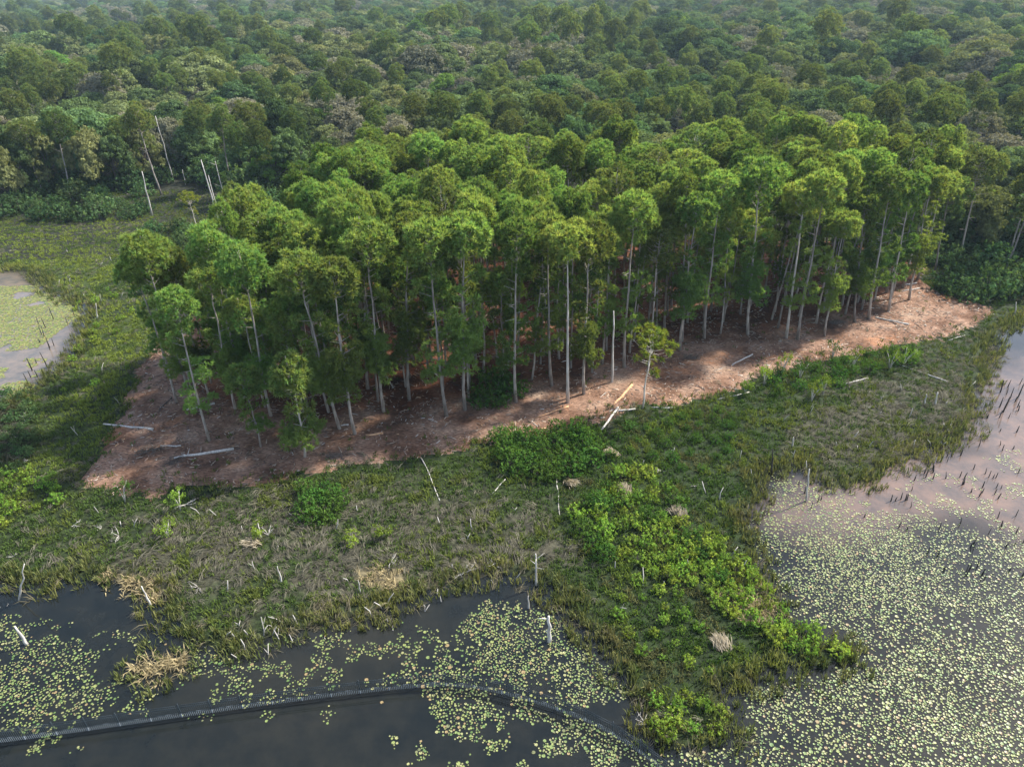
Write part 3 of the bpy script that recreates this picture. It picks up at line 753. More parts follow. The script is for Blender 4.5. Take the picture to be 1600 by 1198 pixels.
ng.links.new(na.outputs[0], ip.inputs['Instance Index']); ng.links.new(nc.outputs[0], cx.inputs[2])
ng.links.new(cx.outputs[0], ip.inputs['Rotation']); ng.links.new(nb.outputs[0], ip.inputs['Scale'])
ng.links.new(ip.outputs[0], go.inputs[0])
FF_MESHES = srcs
md = ff.modifiers.new('scatter', 'NODES'); md.node_group = ng

# the first of each kind of forest tree stands in the wood itself
for i, p in enumerate(BROAD + MOSS + LIME + FARP):
    q = FPT[len(leftp) + i * 3]; p.location = (q[0] + 3, q[1] + 2, gz1(q[0], q[1])); p.scale = (.8, .8, .8)
    p['label'] = f"{['dark green', 'deep green', 'darkest green', 'olive', 'olive', 'grey-green mossy', 'grey-green mossy', 'bright green', 'olive pine', 'olive pine', 'olive pine'][i]} tree where the individual trees give way to the far hazy wood"
    p['group'] = 'trees at the start of the far wood'

YOUNG2C = LONE
print('pines', pine_count, cnt, 'far', n, 'left', len(left))

# ------------------------------------------------------------------ hand-placed trees of the background edges
FARB = FARP + [LIME[0]]
def tree_px(proto, h0, bx, by, tx, ty, label, group=None, ws=None):
    b = at(bx, by, .8); t = at_plane(tx, ty, b[1]); k = (t[2] - .8) / h0
    lean = max(-.12, min(.12, math.atan2(t[0] - b[0], t[2])))
    w_ = ws or min(1.1, max(.7, k))
    return copy_thing(proto, (b[0], b[1], gz1(b[0], b[1]) - .05), random.Random(int(bx)).uniform(0, 1.0), (w_, w_, k), label, group, tilt=(0, lean))
for pr, bx, by, tx, ty, lb in [
    (FARP[1], 67, 302, 28, 188, 'leaning pine with pale trunk at the left photo edge, before the forest'),
    (FARP[0], 112, 308, 84, 172, 'pine with wide flat crown and pale trunk, second of the left treeline'),
    (FARP[2], 252, 304, 208, 160, 'tall thin pine with light crown left of the white snags'),
    (FARP[2], 362, 298, 345, 165, 'loose-crowned pine behind the pair of white snags'),
    (FARP[0], 1462, 420, 1490, 262, 'pine with bare lower trunk above the green shrub bank'),
    (FARP[1], 1500, 405, 1530, 225, 'wide-crowned dark pine at the right treeline'),
    (FARP[2], 1575, 400, 1608, 232, 'pine at the right photo edge behind the shrub bank')]:
    tree_px(pr, 22., bx, by, tx, ty, lb, 'pines at the treeline edges')
tree_px(YOUNG2C, 13., 310, 360, 290, 296, 'small sunlit pine alone on the left marsh edge, beside the white snags') if 'YOUNG2C' in globals() else None

for i, (pr, h0, bx, by, tx, ty, lb) in enumerate([(BROAD[0], 14, 30, 305, 0, 205, 'green rounded tree at the left photo edge in the treeline'), (BROAD[3], 13.5, 150, 300, 128, 190, 'tall olive tree between the two pale trunked pines and the snags'),
    (BROAD[1], 13, 185, 296, 165, 200, 'dark green tree left of the thin light-crowned pine'), (BROAD[4], 13, 232, 285, 215, 195, 'olive tree behind the tallest white snag'),
    (LIME[0], 14, 430, 300, 425, 222, 'bright green tree right of the bleached trunk group'), (BROAD[2], 15, 310, 268, 300, 185, 'big dark green tree behind the bleached trunk group'),
    (BROAD[0], 14, 390, 285, 385, 200, 'dark rounded tree behind the bleached trunk group, right'), (MOSS[0], 13, 268, 270, 258, 178, 'grey mossy tree behind the white snags'),
    (BROAD[1], 13, 1450, 385, 1472, 285, 'dark green tree at the right end of the stand'), (BROAD[3], 13.5, 1530, 385, 1556, 280, 'olive tree over the right shrub bank'), (BROAD[0], 14, 1600, 392, 1628, 285, 'dark tree cut by the right photo edge'),
    (BROAD[4], 13, 80, 298, 60, 205, 'olive tree between the two left pale trunked pines')]):
    tree_px(pr, h0, bx, by, tx, ty, lb, 'broadleaf trees of the treeline edges', ws=.85)
# ------------------------------------------------------------------ dead trees, logs, stumps
def snag(bx, by, tx, ty, r, label, mat='deadwood', group=None, name='dead_snag', z0=.3, br=0):
    b = at(bx, by, z0); t = at_plane(tx, ty, b[1]); L_ = t - b; h = np.linalg.norm(L_)
    rg = np.random.default_rng(int(bx * 7 + by)); A = Acc()
    k = 6; tt = np.linspace(-.04, 1, k)[:, None]; P = L_ * tt + rg.normal(0, min(.012 * h, .05), (k, 3)) * (tt > .1)
    rr = r * (1 - .55 * np.linspace(0, 1, k)); A.add(*tube(P, rr, 7))
    e = empty(name, tuple(b)); tag(e, label, 'dead tree', group)
    A.build('trunk', M[mat], e, smooth=False)
    if br:
        B = Acc()
        for i in range(br):
            u = rg.uniform(.35, .95); th = rg.uniform(0, 6.28); l_ = h * rg.uniform(.1, .28)
            s_ = L_ * u; q = s_ + np.array([math.cos(th) * l_, math.sin(th) * l_, l_ * rg.uniform(.1, .7)])
            B.add(*tube([s_, (s_ + q) / 2 + rg.normal(0, .06, 3), q], [r * .35, r * .25, r * .1], 4))
        B.build('branch', M[mat], e)
    return e
SG = 'bleached dead trunks standing by the left treeline'
snag(272, 284, 243, 181, .16, 'tallest thin white dead trunk before the left forest', group=SG, z0=.8)
snag(238, 336, 221, 268, .20, 'white dead trunk standing alone on the left marsh edge', group=SG, z0=.8)
snag(341, 344, 314, 250, .20, 'left white trunk of the close-set bleached group', group=SG, z0=.8)
snag(343, 342, 325, 274, .17, 'short white trunk in the middle of the close-set bleached group', group=SG, z0=.8)
snag(353, 320, 336, 252, .15, 'thin white trunk just right of the close-set bleached group', group=SG, z0=.8, br=3)
snag(290, 289, 285, 265, .13, 'short pale dead stub between the white snags', group=SG, z0=.8)
snag(956, 597, 959, 487, .19, 'white broken-topped dead trunk inside the front edge, left of the lone pine', z0=.8)
snag(838, 912, 837, 865, .13, 'bleached dead trunk with stub branches where marsh meets dark water', br=4)
snag(858, 1002, 857, 962, .22, 'short thick split snag standing among lily pads', br=2, z0=0)
snag(826, 950, 825, 930, .10, 'short pale stub standing in the dark inlet', z0=0)
snag(1238, 698, 1240, 683, .12, 'short white post-like stub on the dark green marsh right of the shrubs')
snag(1206, 738, 1208, 702, .13, 'dark stub with pale top standing at the edge of the green marsh', mat='stump')
snag(1260, 780, 1264, 733, .13, 'thin pale-topped dead stem rising from the lily cove')
snag(1461, 632, 1465, 613, .15, 'pale stub standing on the right marsh')
snag(1444, 632, 1448, 616, .12, 'small pale stub beside the one on the right marsh')
snag(1586, 492, 1588, 472, .15, 'pale broken stub at the far right marsh')
snag(30, 935, 37, 882, .10, 'thin white dead stem leaning up at the left photo edge')
snag(235, 945, 221, 915, .11, 'white dead stem leaning left near the tan grass')
snag(440, 910, 434, 884, .09, 'thin pale stem leaning in the matted grass')
snag(563, 925, 560, 906, .08, 'short pale stem by the tan grass patch')
snag(42, 1006, 23, 978, .16, 'stout white snag standing out of the dark water at left', z0=0)
snag(1058, 470, 1450, 300, .1, 'x') if False else None
snag(1448, 402, 1462, 330, .13, 'pale white stem standing between the stand and the right shrubs', z0=.8)
snag(614, 605, 596, 574, .10, 'crooked white dead trunk leaning inside the stand, left', z0=.8)
snag(686, 590, 664, 567, .13, 'white broken trunk leaning inside the stand behind the twin trunks', z0=.8)
snag(152, 498, 150, 474, .12, 'short white stub in the left yellow-green marsh')

def log(x0, y0, x1, y1, r, label, mat='deadwood', z=.75, group='fallen logs on the cleared strip', br=0, name='fallen_log'):
    a = at(x0, y0, z); b = at(x1, y1, z); r = r * .8
    a[2] = gz1(a[0], a[1]) + r * .7; b[2] = gz1(b[0], b[1]) + r * .6
    rg = np.random.default_rng(int(x0 * 3 + y0)); k = 6; L_ = b - a
    tt = np.linspace(0, 1, k)[:, None]; P = L_ * tt + rg.normal(0, .05, (k, 3)) * [1, 1, .3]
    e = empty(name, tuple(a)); tag(e, label, 'log', group)
    mk('trunk', *tube(P, r * (1 - .35 * np.linspace(0, 1, k)), 8), M[mat], parent=e)
    if br:
        B = Acc()
        for i in range(br):
            u = rg.uniform(.4, 1); l_ = rg.uniform(.5, 1.6); s_ = L_ * u; th = rg.uniform(0, 6.28)
            B.add(*tube([s_, s_ + np.array([math.cos(th), math.sin(th), .35]) * l_], [r * .4, r * .12], 4))
        B.build('branch', M[mat], e)
    return e
log(238, 672, 160, 660, .24, 'long grey fallen log on the left edge of the cleared soil')
log(366, 702, 272, 717, .26, 'long split white log lying on the left clearing', br=2)
log(336, 632, 292, 642, .2, 'white log half under the leafy pines on the left clearing')
log(283, 698, 250, 697, .13, 'short thin white log on the left clearing')
log(268, 622, 250, 640, .12, 'thin dark fallen stick on the left clearing', mat='bark_dark')
log(545, 664, 533, 666, .15, 'short white log at the foot of the leaning pair')
log(600, 678, 572, 682, .2, 'orange freshly split log on the soil left of centre', mat='freshwood')
log(888, 636, 838, 652, .14, 'thin orange peeled log lying across the centre strip', mat='freshwood')
log(988, 603, 958, 634, .26, 'thick orange peeled log beside the lone pine', mat='freshwood')
log(966, 635, 940, 669, .22, 'white log meeting the thick orange one at the marsh edge')
log(993, 637, 964, 641, .18, 'short white log lying at the lone pine, marsh edge')
log(1055, 634, 1018, 634, .13, 'thin pale log in the grass right of the lone pine')
log(1176, 555, 1143, 571, .16, 'pale log on the orange soil right of centre')
log(1418, 509, 1368, 498, .18, 'long white log on the right clearing', br=1)
log(1432, 443, 1408, 447, .16, 'upper pale log of the crossed pair at the far right clearing')
log(1436, 451, 1410, 456, .16, 'lower pale log of the crossed pair at the far right clearing')
log(1508, 520, 1484, 528, .14, 'short pale log near the right tip of the clearing')
log(1358, 587, 1318, 598, .16, 'white log at the marsh edge beside pale saplings', group='logs in the marsh')
log(1484, 593, 1405, 566, .14, 'long thin white log running into the right marsh', group='logs in the marsh')
log(658, 712, 688, 778, .09, 'long thin pale pole in the grass below the strip', group='logs in the marsh')
log(790, 745, 768, 768, .08, 'thin pale stick left of the dark green bush', group='logs in the marsh')
log(870, 745, 874, 800, .09, 'upright-looking thin pale pole below the dark green bush', group='logs in the marsh')
log(90, 928, 22, 947, .10, 'long white branch lying over dark water at left', group='logs in the marsh', z=.1, br=3)
log(862, 935, 785, 928, .10, 'thin dark log floating in the inlet', mat='bark_dark', group='logs in the marsh', z=.05)
log(744, 1040, 712, 1016, .07, 'thin floating stick among lily pads', group='logs in the marsh', z=.02, mat='bark')
log(1276, 862, 1268, 858, .05, 'small stick', group='logs in the marsh', z=.02) if False else None
log(336, 1030, 320, 1020, .08, 'short white stick at the dark shoreline left', group='logs in the marsh', z=.1)
log(100, 668, 90, 640, .12, 'dead branch', group='x') if False else None
log(1170, 610, 1120, 620, .12, 'weathered log along the marsh edge right of centre', group='logs in the marsh')

# small stubs at the shorelines
stub_protos = []
for sd_ in (1, 2, 3, 4):
    rg = np.random.default_rng(sd_); A = Acc()
    A.add(*tube([(0, 0, -.6), (0, 0, .3), (rg.normal() * .06, rg.normal() * .06, 1.0)], [.10, .085, .04 if sd_ % 2 else .06], 6))
    o = A.build('dead_stump', M['stump']); tag(o, 'dark wet dead stump', 'stump'); stub_protos.append(o)
sp_rng = np.random.default_rng(91)
STUMPZ = [(ptsw([(1330, 775), (1440, 735), (1530, 665), (1570, 600), (1640, 590), (1640, 780), (1520, 800), (1420, 830), (1340, 810)]), 95, 'right cove'),
          (ptsw([(1420, 830), (1640, 780), (1640, 960), (1560, 950), (1480, 900)]), 32, 'right lily field'),
          (ptsw([(60, 500), (128, 490), (118, 540), (80, 590), (40, 610), (30, 560)]), 18, 'left pond'),
          (ptsw([(1240, 745), (1300, 775), (1290, 800), (1230, 790)]), 5, 'small cove')]
for poly, nn_, where in STUMPZ:
    pp = np.array(poly); c = 0; tries = 0
    cl = sp_rng.uniform(pp.min(0), pp.max(0), (14, 2))
    while c < nn_ and tries < 6000:
        tries += 1
        q = sp_rng.uniform(pp.min(0), pp.max(0)) if sp_rng.random() < .45 else cl[sp_rng.integers(14)] + sp_rng.normal(0, 2.2, 2)
        if sdist(q[:1], q[1:], poly)[0] < 0 or land_field(q[:1], q[1:])[0] > -.3: continue
        h = sp_rng.choice([.6, 1.0, 1.4, 2.0, 2.8], p=[.2, .3, .25, .17, .08]) * sp_rng.uniform(.8, 1.2); w = sp_rng.uniform(.6, 1.15)
        if q[1] < 78: h = min(h, 1.1) * .8; w *= .8
        hw = 'tall' if h > 1.9 else ('short' if h < .9 else 'mid-height')
        fd = 'outer' if abs(q[0]) > 88 else 'inner'
        copy_thing(stub_protos[sp_rng.integers(4)], (q[0], q[1], 0), sp_rng.uniform(0, 6.28), (w, w, h), f'{hw} dark dead stump in the water of the {where}, {fd} part', f'dead stumps standing in the {where}', tilt=(sp_rng.normal(0, .04), sp_rng.normal(0, .04))); c += 1

pale_protos = []
for sd_ in (1, 2, 3):
    rg = np.random.default_rng(sd_ + 20); A = Acc()
    A.add(*tube([(0, 0, -.4), (rg.normal() * .04, 0, .5), (rg.normal() * .12, rg.normal() * .12, 1.0)], [.06, .05, .03], 5))
    if sd_ == 2: A.add(*tube([(0, 0, .5), (.3, .1, .9)], [.03, .01], 4))
    o = A.build('dead_sapling', M['deadwood']); tag(o, 'pale dead stem', 'dead stem'); pale_protos.append(o)
for poly, nn_, where in [(ptsw([(290, 990), (560, 960), (700, 915), (700, 945), (560, 1000), (380, 1035), (290, 1020)]), 30, 'along the dark front shoreline'),
                         (ptsw([(30, 800), (860, 780), (880, 900), (560, 950), (250, 930)]), 20, 'in the matted front marsh'),
                         (ptsw([(1180, 640), (1520, 600), (1500, 690), (1300, 740), (1200, 740)]), 20, 'in the right marsh'),
                         (ptsw([(960, 700), (1180, 720), (1180, 900), (1250, 960), (1000, 1040), (900, 840)]), 14, 'among the bright shrubs'),
                         (ptsw([(80, 400), (230, 380), (200, 640), (110, 700)]), 14, 'in the left green marsh')]:
    pp = np.array(poly); c = 0; tries = 0
    while c < nn_ and tries < 4000:
        tries += 1; q = sp_rng.uniform(pp.min(0), pp.max(0))
        if sdist(q[:1], q[1:], poly)[0] < 0: continue
        h = sp_rng.uniform(.5, 1.7); hw = 'tall' if h > 1.3 else ('short' if h < .9 else 'mid-height')
        lean = sp_rng.normal(0, .25, 2); lw_ = 'leaning' if abs(lean).max() > .3 else 'upright'
        copy_thing(pale_protos[sp_rng.integers(3)], (q[0], q[1], gz1(*q)), sp_rng.uniform(0, 6.28), (1, 1, h), f'{hw} {lw_} pale dead stem {where}', f'pale dead stems {where}', tilt=tuple(lean)); c += 1
retire(stub_protos + pale_protos)

# bleached branch tangles
def twig(seed):
    rg = np.random.default_rng(seed); A = Acc()
    for i in range(5):
        th = rg.uniform(0, 6.28); l_ = rg.uniform(.7, 1.8); q = np.array([math.cos(th) * l_, math.sin(th) * l_, rg.uniform(.1, .8)])
        A.add(*tube([(0, 0, .05), q * .5 + rg.normal(0, .08, 3), q], [.05, .035, .012], 4))
        for j in range(3):
            s_ = q * rg.uniform(.35, .9); A.add(*tube([s_, s_ + rg.normal(0, .3, 3) + [0, 0, .15]], [.022, .008], 4))
    return tag(A.build('dead_branch', M['deadwood']), 'x', 'branch')
TW = [twig(i) for i in range(4)]
for i, (px, py, w) in enumerate([(158, 826, 'left of the marsh'), (186, 838, 'left marsh near the shoreline grass'), (115, 822, 'far left of the matted marsh'), (20, 870, 'at the left photo edge'),
        (15, 945, 'over dark water, left photo edge'), (310, 918, 'below the tan grass'), (735, 890, 'above the inlet'), (725, 895, 'just above the inlet, second one'), (775, 880, 'right of the inlet top'),
        (1390, 665, 'on the right marsh'), (1355, 640, 'middle of the right marsh'), (1480, 668, 'right marsh, near the stump water'), (1030, 735, 'in the green marsh under the strip'),
        (1085, 760, 'above the bright shrubs'), (40, 660, 'in dark brush by the left pond'), (20, 690, 'lower dark brush by the left pond'), (45, 720, 'bottom of the dark brush at left'),
        (290, 790, 'beside the pale sapling left'), (420, 838, 'below the round dark bush'), (1145, 610, 'at the clearing edge right'), (720, 842, 'in grey matted grass centre'),
        (610, 880, 'by the tan patch'), (1010, 1130, 'at the small island near the fence'), (1055, 1100, 'among island shrubs'), (680, 1020, 'among pads in the inlet')]):
    q = at(px, py, .3); s_ = .4 + (i * 37 % 10) / 18
    copy_thing(TW[i % 4], (q[0], q[1], gz1(q[0], q[1]) + .1), i * 1.7, s_, f'bleached dead branch {w}', 'bleached dead branches in the marsh')
retire(TW)

# ------------------------------------------------------------------ shrubs and saplings
SH = [make_shrub(i, 'shrub', .95, 1.25, 46) for i in range(4)]
SG_ = [make_shrub(10 + i, 'shrub_green', 1.2, 1.5, 95, .13, name='green_bush') for i in range(3)]
SDK = [make_shrub(20 + i, 'shrub_dark', 1.6, 1.8, 130, .17, name='dark_bush') for i in range(3)]
sh = np.random.default_rng(8)
def scatter_shrubs(protos, px_poly, n_, dmin, smin, smax, adj, where, group, z=.3):
    poly = ptsw(px_poly); L_ = dart(poly, dmin, n_ * 60, [], sh)
    L_ = [L_[i] for i in sh.permutation(len(L_))[:n_]]
    for x, y in L_:
        s_ = sh.uniform(smin, smax); t = (s_ - smin) / (smax - smin)
        sz = 'large' if t > .66 else ('small' if t < .33 else 'mid-sized')
        px = proj([x, y, .5])[0][0]; cx_ = np.mean([p[0] for p in px_poly]); hs = 'left half' if px < cx_ else 'right half'
        cyy = np.mean([p[1] for p in poly]); fb = 'nearer' if y < cyy else 'farther'
        copy_thing(protos[sh.integers(len(protos))], (x, y, max(gz1(x, y), -.1) - .05), sh.uniform(0, 6.28), (s_, s_, s_ * sh.uniform(.8, 1.15)), f'{sz} {adj} {where}, {fb} {hs}', group)
scatter_shrubs(SH + SH + SG_, [(890, 800), (960, 750), (1020, 745), (1065, 780), (1080, 830), (1120, 880), (1090, 930), (1010, 900), (930, 870), (885, 840)], 85, 1.55, .5, 1.2, 'bright yellow-green shrub', 'in the big shrub patch below centre', 'bright shrubs in the big patch')
scatter_shrubs(SH + SH + SG_[:1], [(1080, 830), (1160, 880), (1230, 960), (1290, 1000), (1320, 1020), (1280, 1035), (1200, 1010), (1130, 960), (1050, 900)], 70, 1.35, .55, 1.05, 'bright yellow-green shrub', 'on the spit reaching into the lily field', 'bright shrubs on the spit')
scatter_shrubs(SH, [(990, 905), (1060, 930), (1100, 1000), (1110, 1060), (1000, 1030), (950, 960)], 40, 1.6, .3, .8, 'yellow-green shrub', 'on the grassy front slope of the spit', 'shrubs on the front slope')
scatter_shrubs(SH, [(1010, 1105), (1060, 1090), (1140, 1120), (1140, 1155), (1060, 1160), (1015, 1140)], 16, 1.3, .6, 1.0, 'yellow-green shrub', 'on the small island by the fence', 'shrubs on the small island')
scatter_shrubs(SG_, [(780, 690), (840, 688), (900, 680), (935, 690), (930, 720), (880, 755), (820, 758), (785, 730)], 26, 1.7, .9, 1.5, 'dark green leafy bush', 'in the thicket at the strip edge, centre', 'bushes of the centre thicket')
scatter_shrubs(SG_, [(945, 680), (1080, 650), (1130, 640), (1160, 680), (1110, 740), (1000, 745), (950, 720)], 34, 2.0, .35, .8, 'low green bush', 'in the green marsh below the lone pine', 'low bushes below the lone pine')
scatter_shrubs(SG_, [(470, 770), (525, 770), (530, 815), (475, 815)], 7, 1.5, 1.0, 1.4, 'dark green bush', 'of the round clump in the front marsh', 'bushes of the round clump')
scatter_shrubs(SG_, [(1200, 590), (1300, 570), (1420, 548), (1430, 570), (1300, 610), (1210, 625)], 22, 2.2, .5, 1.1, 'green bush', 'at the marsh edge of the right clearing', 'bushes along the right clearing')
scatter_shrubs(SH, [(0, 745), (100, 740), (90, 790), (0, 830)], 14, 2.0, .6, 1.1, 'yellow-green shrub', 'at the lower left marsh beside the pond', 'shrubs at the lower left')
scatter_shrubs(SH, [(120, 470), (240, 430), (230, 560), (160, 640), (110, 700), (100, 600)], 20, 3, .4, .9, 'yellow-green shrub', 'scattered in the left green marsh', 'shrubs in the left marsh')
scatter_shrubs(SDK, [(0, 318), (60, 300), (230, 300), (240, 345), (100, 348), (0, 352)], 34, 3.2, 1.2, 2.6, 'dark green bush', 'at the foot of the left treeline', 'bushes at the left treeline')
scatter_shrubs(SDK, [(40, 300), (240, 290), (300, 262), (430, 268), (470, 330), (400, 325), (330, 290), (262, 290), (200, 302)], 46, 3.2, 2.0, 3.6, 'tall dark understory bush', 'under the left treeline trees', 'understory at the left treeline')
scatter_shrubs(SDK, [(1440, 350), (1640, 350), (1640, 400), (1480, 400)], 24, 3.6, 2.0, 3.4, 'tall dark understory bush', 'under the right treeline trees', 'understory at the right treeline')
scatter_shrubs(SDK, [(1440, 400), (1480, 380), (1640, 400), (1640, 470), (1560, 470), (1500, 475), (1455, 445)], 40, 2.6, 1.1, 2.3, 'green leafy bush', 'of the shrub bank at the right treeline', 'bushes of the right bank')
scatter_shrubs(SDK, [(0, 615), (50, 610), (70, 690), (30, 750), (0, 760)], 26, 1.7, .3, .65, 'dark scrubby bush', 'in the brush by the left pond', 'dark brush by the left pond')
scatter_shrubs(SG_, [(735, 610), (800, 605), (800, 640), (740, 645)], 6, 1.6, 1.2, 2.0, 'dark understory bush', 'inside the front edge of the pine stand', 'understory bushes in the stand')
scatter_shrubs(SDK, [(240, 360), (520, 372), (900, 372), (900, 382), (520, 384), (350, 400), (260, 470), (225, 560), (215, 520)], 26, 3, .9, 1.9, 'dark bush', 'around the back and left edge of the stand', 'bushes round the stand')

def sapling(px, py, h, label, mat='shrub', cw=.9):
    rg = np.random.default_rng(int(px)); q = at(px, py, .6); w = Acc(); c = Acc()
    for i in range(4):
        th = rg.uniform(0, 6.28); e_ = np.array([math.cos(th) * cw * rg.uniform(.4, 1), math.sin(th) * cw * rg.uniform(.4, 1), h * rg.uniform(.75, 1)])
        w.add(*tube([(0, 0, -.1), e_ * [.3, .3, .5], e_], [.06, .045, .015], 5))
        for j in range(7):
            d = rand_sphere(14, rg); C = e_ * [1, 1, rg.uniform(.7, 1.02)] + rg.normal(0, .28, 3) + d * .22
            V_, F_ = leaves(C, d, .12, rg, .5); c.add(V_, F_, np.ones(3) * rg.uniform(.8, 1.25))
    e = empty('sapling', (q[0], q[1], gz1(q[0], q[1]))); tag(e, label, 'sapling', 'pale stemmed saplings at the clearing edge')
    w.build('trunk', M['deadwood'], e); c.build('crown', M[mat], e)
for a_ in [(282, 795, 3.0, 'pale stemmed sapling below the left clearing'), (195, 782, 2.8, 'dark leafy sapling at the lower left tip of the clearing', 'shrub_green', 1.1),
           (1194, 600, 3.4, 'pale stemmed sapling at the clearing edge right of centre'), (1222, 585, 3.6, 'second pale sapling at the clearing edge, near a bare one'),
           (1268, 625, 2.8, 'sapling with sparse lime leaves below the right clearing'), (1286, 615, 2.8, 'leaning lime sapling below the right clearing'), (1332, 575, 3.2, 'pale sapling before the right clearing'),
           (1300, 560, 3.4, 'dark green sapling standing up from the right clearing edge', 'shrub_green', 1.0), (1250, 590, 3.0, 'bushy green sapling at the right marsh edge', 'shrub_green', 1.3),
           (1390, 575, 3.4, 'wide lime sapling at the log end on the right', 'shrub', 1.6), (1412, 568, 3.0, 'wide pale green sapling right of the lime one', 'shrub', 1.6), (1164, 612, 2.0, 'small leafless sapling at the strip edge'),
           (262, 835, 1.8, 'tiny bright sapling in the left marsh'), (408, 838, 1.8, 'tiny yellow-green sapling below the round bush'), (598, 836, 1.6, 'tiny bright sapling in the centre marsh'),
           (545, 850, 1.2, 'tiny sapling in the grey matted grass')]:
    sapling(*a_)
retire(SH + SG_ + SDK)

# ------------------------------------------------------------------ grass and reeds
gr = np.random.default_rng(33)
def blades(X, Y, Z, nb, ln, wd, col, flat, dirf=None, spread=3.14):
    """nb two-piece blades per tuft"""
    N = len(X); sh_ = (N, nb)
    th = gr.uniform(0, 6.28, sh_) if dirf is None else dirf[:, None] + gr.normal(0, spread, sh_)
    l = ln[:, None] * gr.uniform(.6, 1.25, sh_); fl = np.clip(flat[:, None] + gr.normal(0, .12, sh_), .05, .98)
    hx = np.cos(th); hy = np.sin(th)
    B = np.stack([X[:, None] + gr.normal(0, .16, sh_), Y[:, None] + gr.normal(0, .16, sh_), np.broadcast_to(Z[:, None], sh_)], -1)
    Mi = B + np.stack([hx * l * fl * .45, hy * l * fl * .45, l * (1 - fl * .75) * .55 + .04], -1)
    T = B + np.stack([hx * l * fl, hy * l * fl, l * (1 - fl) * .9 + .02], -1)
    s_ = np.stack([-hy, hx, np.zeros(sh_)], -1) * wd * .5
    s_ = s_ + np.stack([np.zeros(sh_), np.zeros(sh_), gr.normal(0, .3, sh_) * wd], -1)
    V_ = np.stack([B - s_, B + s_, Mi - s_, Mi + s_, T], 2).reshape(-1, 3)
    k = np.arange(N * nb)[:, None] * 5
    F_ = np.concatenate([k + [0, 1, 3], k + [0, 3, 2], k + [2, 3, 4]])
    C_ = np.repeat(np.repeat(col[:, None], nb, 1) * gr.uniform(.65, 1.35, sh_ + (1,)), 5, axis=1).reshape(-1, 3)
    return V_, F_, C_
bx0, bx1 = -165, 150
NG = 240000
X = gr.uniform(bx0, bx1, NG); Y = gr.uniform(30, 205, NG)
px_, py_, dp_ = proj(np.column_stack([X, Y, np.full(NG, .4)]))
lf_ = land_field(X, Y); cf_ = clear_field(X, Y)
ok = (px_ > -160) & (px_ < 1760) & (py_ < 1330) & (lf_ > -1.2) & ((cf_ < .35 + gr.normal(0, .9, NG)) | (gr.random(NG) < .012))
ok &= gr.random(NG) < np.where(lf_ < .5, .5, 1) * np.clip(75 / np.maximum(Y, 1), .35, 1.0)
X = X[ok]; Y = Y[ok]; lf_ = lf_[ok]
wl, wy, wm, wt = region_w(X, Y); Z = ground_z(X, Y); Z = np.maximum(Z, -.15) - .03; N = len(X)
n1 = vnoise(X, Y, 3.2, 141); n2 = vnoise(X, Y, 1.4, 151); n3 = vnoise(X, Y, 9, 161)
c = np.broadcast_to(np.array([.075, .118, .030]), (N, 3)).copy()
def lp(a, b_, w): return a * (1 - w[:, None]) + np.array(b_) * w[:, None]
c = lp(c, (.13, .155, .035), sstep(.45, .65, n1) * .8); c = lp(c, (.050, .095, .018), wl * .8); c = lp(c, (.19, .24, .045), wy * sstep(.25, .55, n1) * .9)
c = lp(c, (.15, .20, .035), wl * sstep(.5, .66, n1) * .75); c = lp(c, (.13, .115, .055), wl * sstep(.55, .7, vnoise(X, Y, 2.2, 251)) * .7)
brush = sstep(-1, 3, sdist(X, Y, ptsw([(-80, 640), (50, 625), (75, 690), (40, 760), (-80, 790)]))); c = lp(c, (.06, .055, .04), brush * .85)
dead = gr.random(N) < np.clip(wm * .30 + .07 * (1 - wl) * (1 - wy * .5) + .2 * (n3 > .62) * (1 - wl), 0, .85)
c[dead] = np.array([.15, .14, .105]) * gr.uniform(.7, 1.35, (dead.sum(), 1))
tan = gr.random(N) < wt * .85; c[tan] = np.array([.34, .28, .16]) * gr.uniform(.8, 1.2, (tan.sum(), 1))
edge_ = (lf_ < 2.6) & ~tan; c[edge_] = c[edge_] * .7 + np.array([.15, .125, .06]) * gr.uniform(.1, .8, (edge_.sum(), 1))
ln = np.where(dead, .95, .55) * gr.uniform(.8, 1.3, N) * (1 + .5 * (n1 > .6)); ln = np.where(tan, .7, ln); ln = np.where((lf_ < 2.6) & ~dead, gr.uniform(.9, 1.5, N), ln)
flat = np.where(dead, .86, .42); flat = np.where(tan, .65, flat); flat = np.where((lf_ < 2.6) & ~dead & ~tan, .28, flat)
dirf = (vnoise(X, Y, 6, 171, 2) - .5) * 9 + 0.3
a1 = ~dead
V1, F1, C1 = blades(X[a1], Y[a1], Z[a1], 9, ln[a1], .075, c[a1], flat[a1])
V2, F2, C2 = blades(X[dead], Y[dead], Z[dead] + .12, 9, ln[dead], .042, c[dead], flat[dead], dirf[dead], .45)
tag(mk('marsh_grass', V1, F1, M['grass'], C1), 'rank green and yellow-green marsh grass around the cleared strip', 'grass', kind='stuff')
tag(mk('matted_dead_grass', V2, F2, M['grass'], C2), 'grey matted dead grass lying in swirls over the marsh', 'dead grass', kind='stuff')
print('grass', a1.sum(), dead.sum())

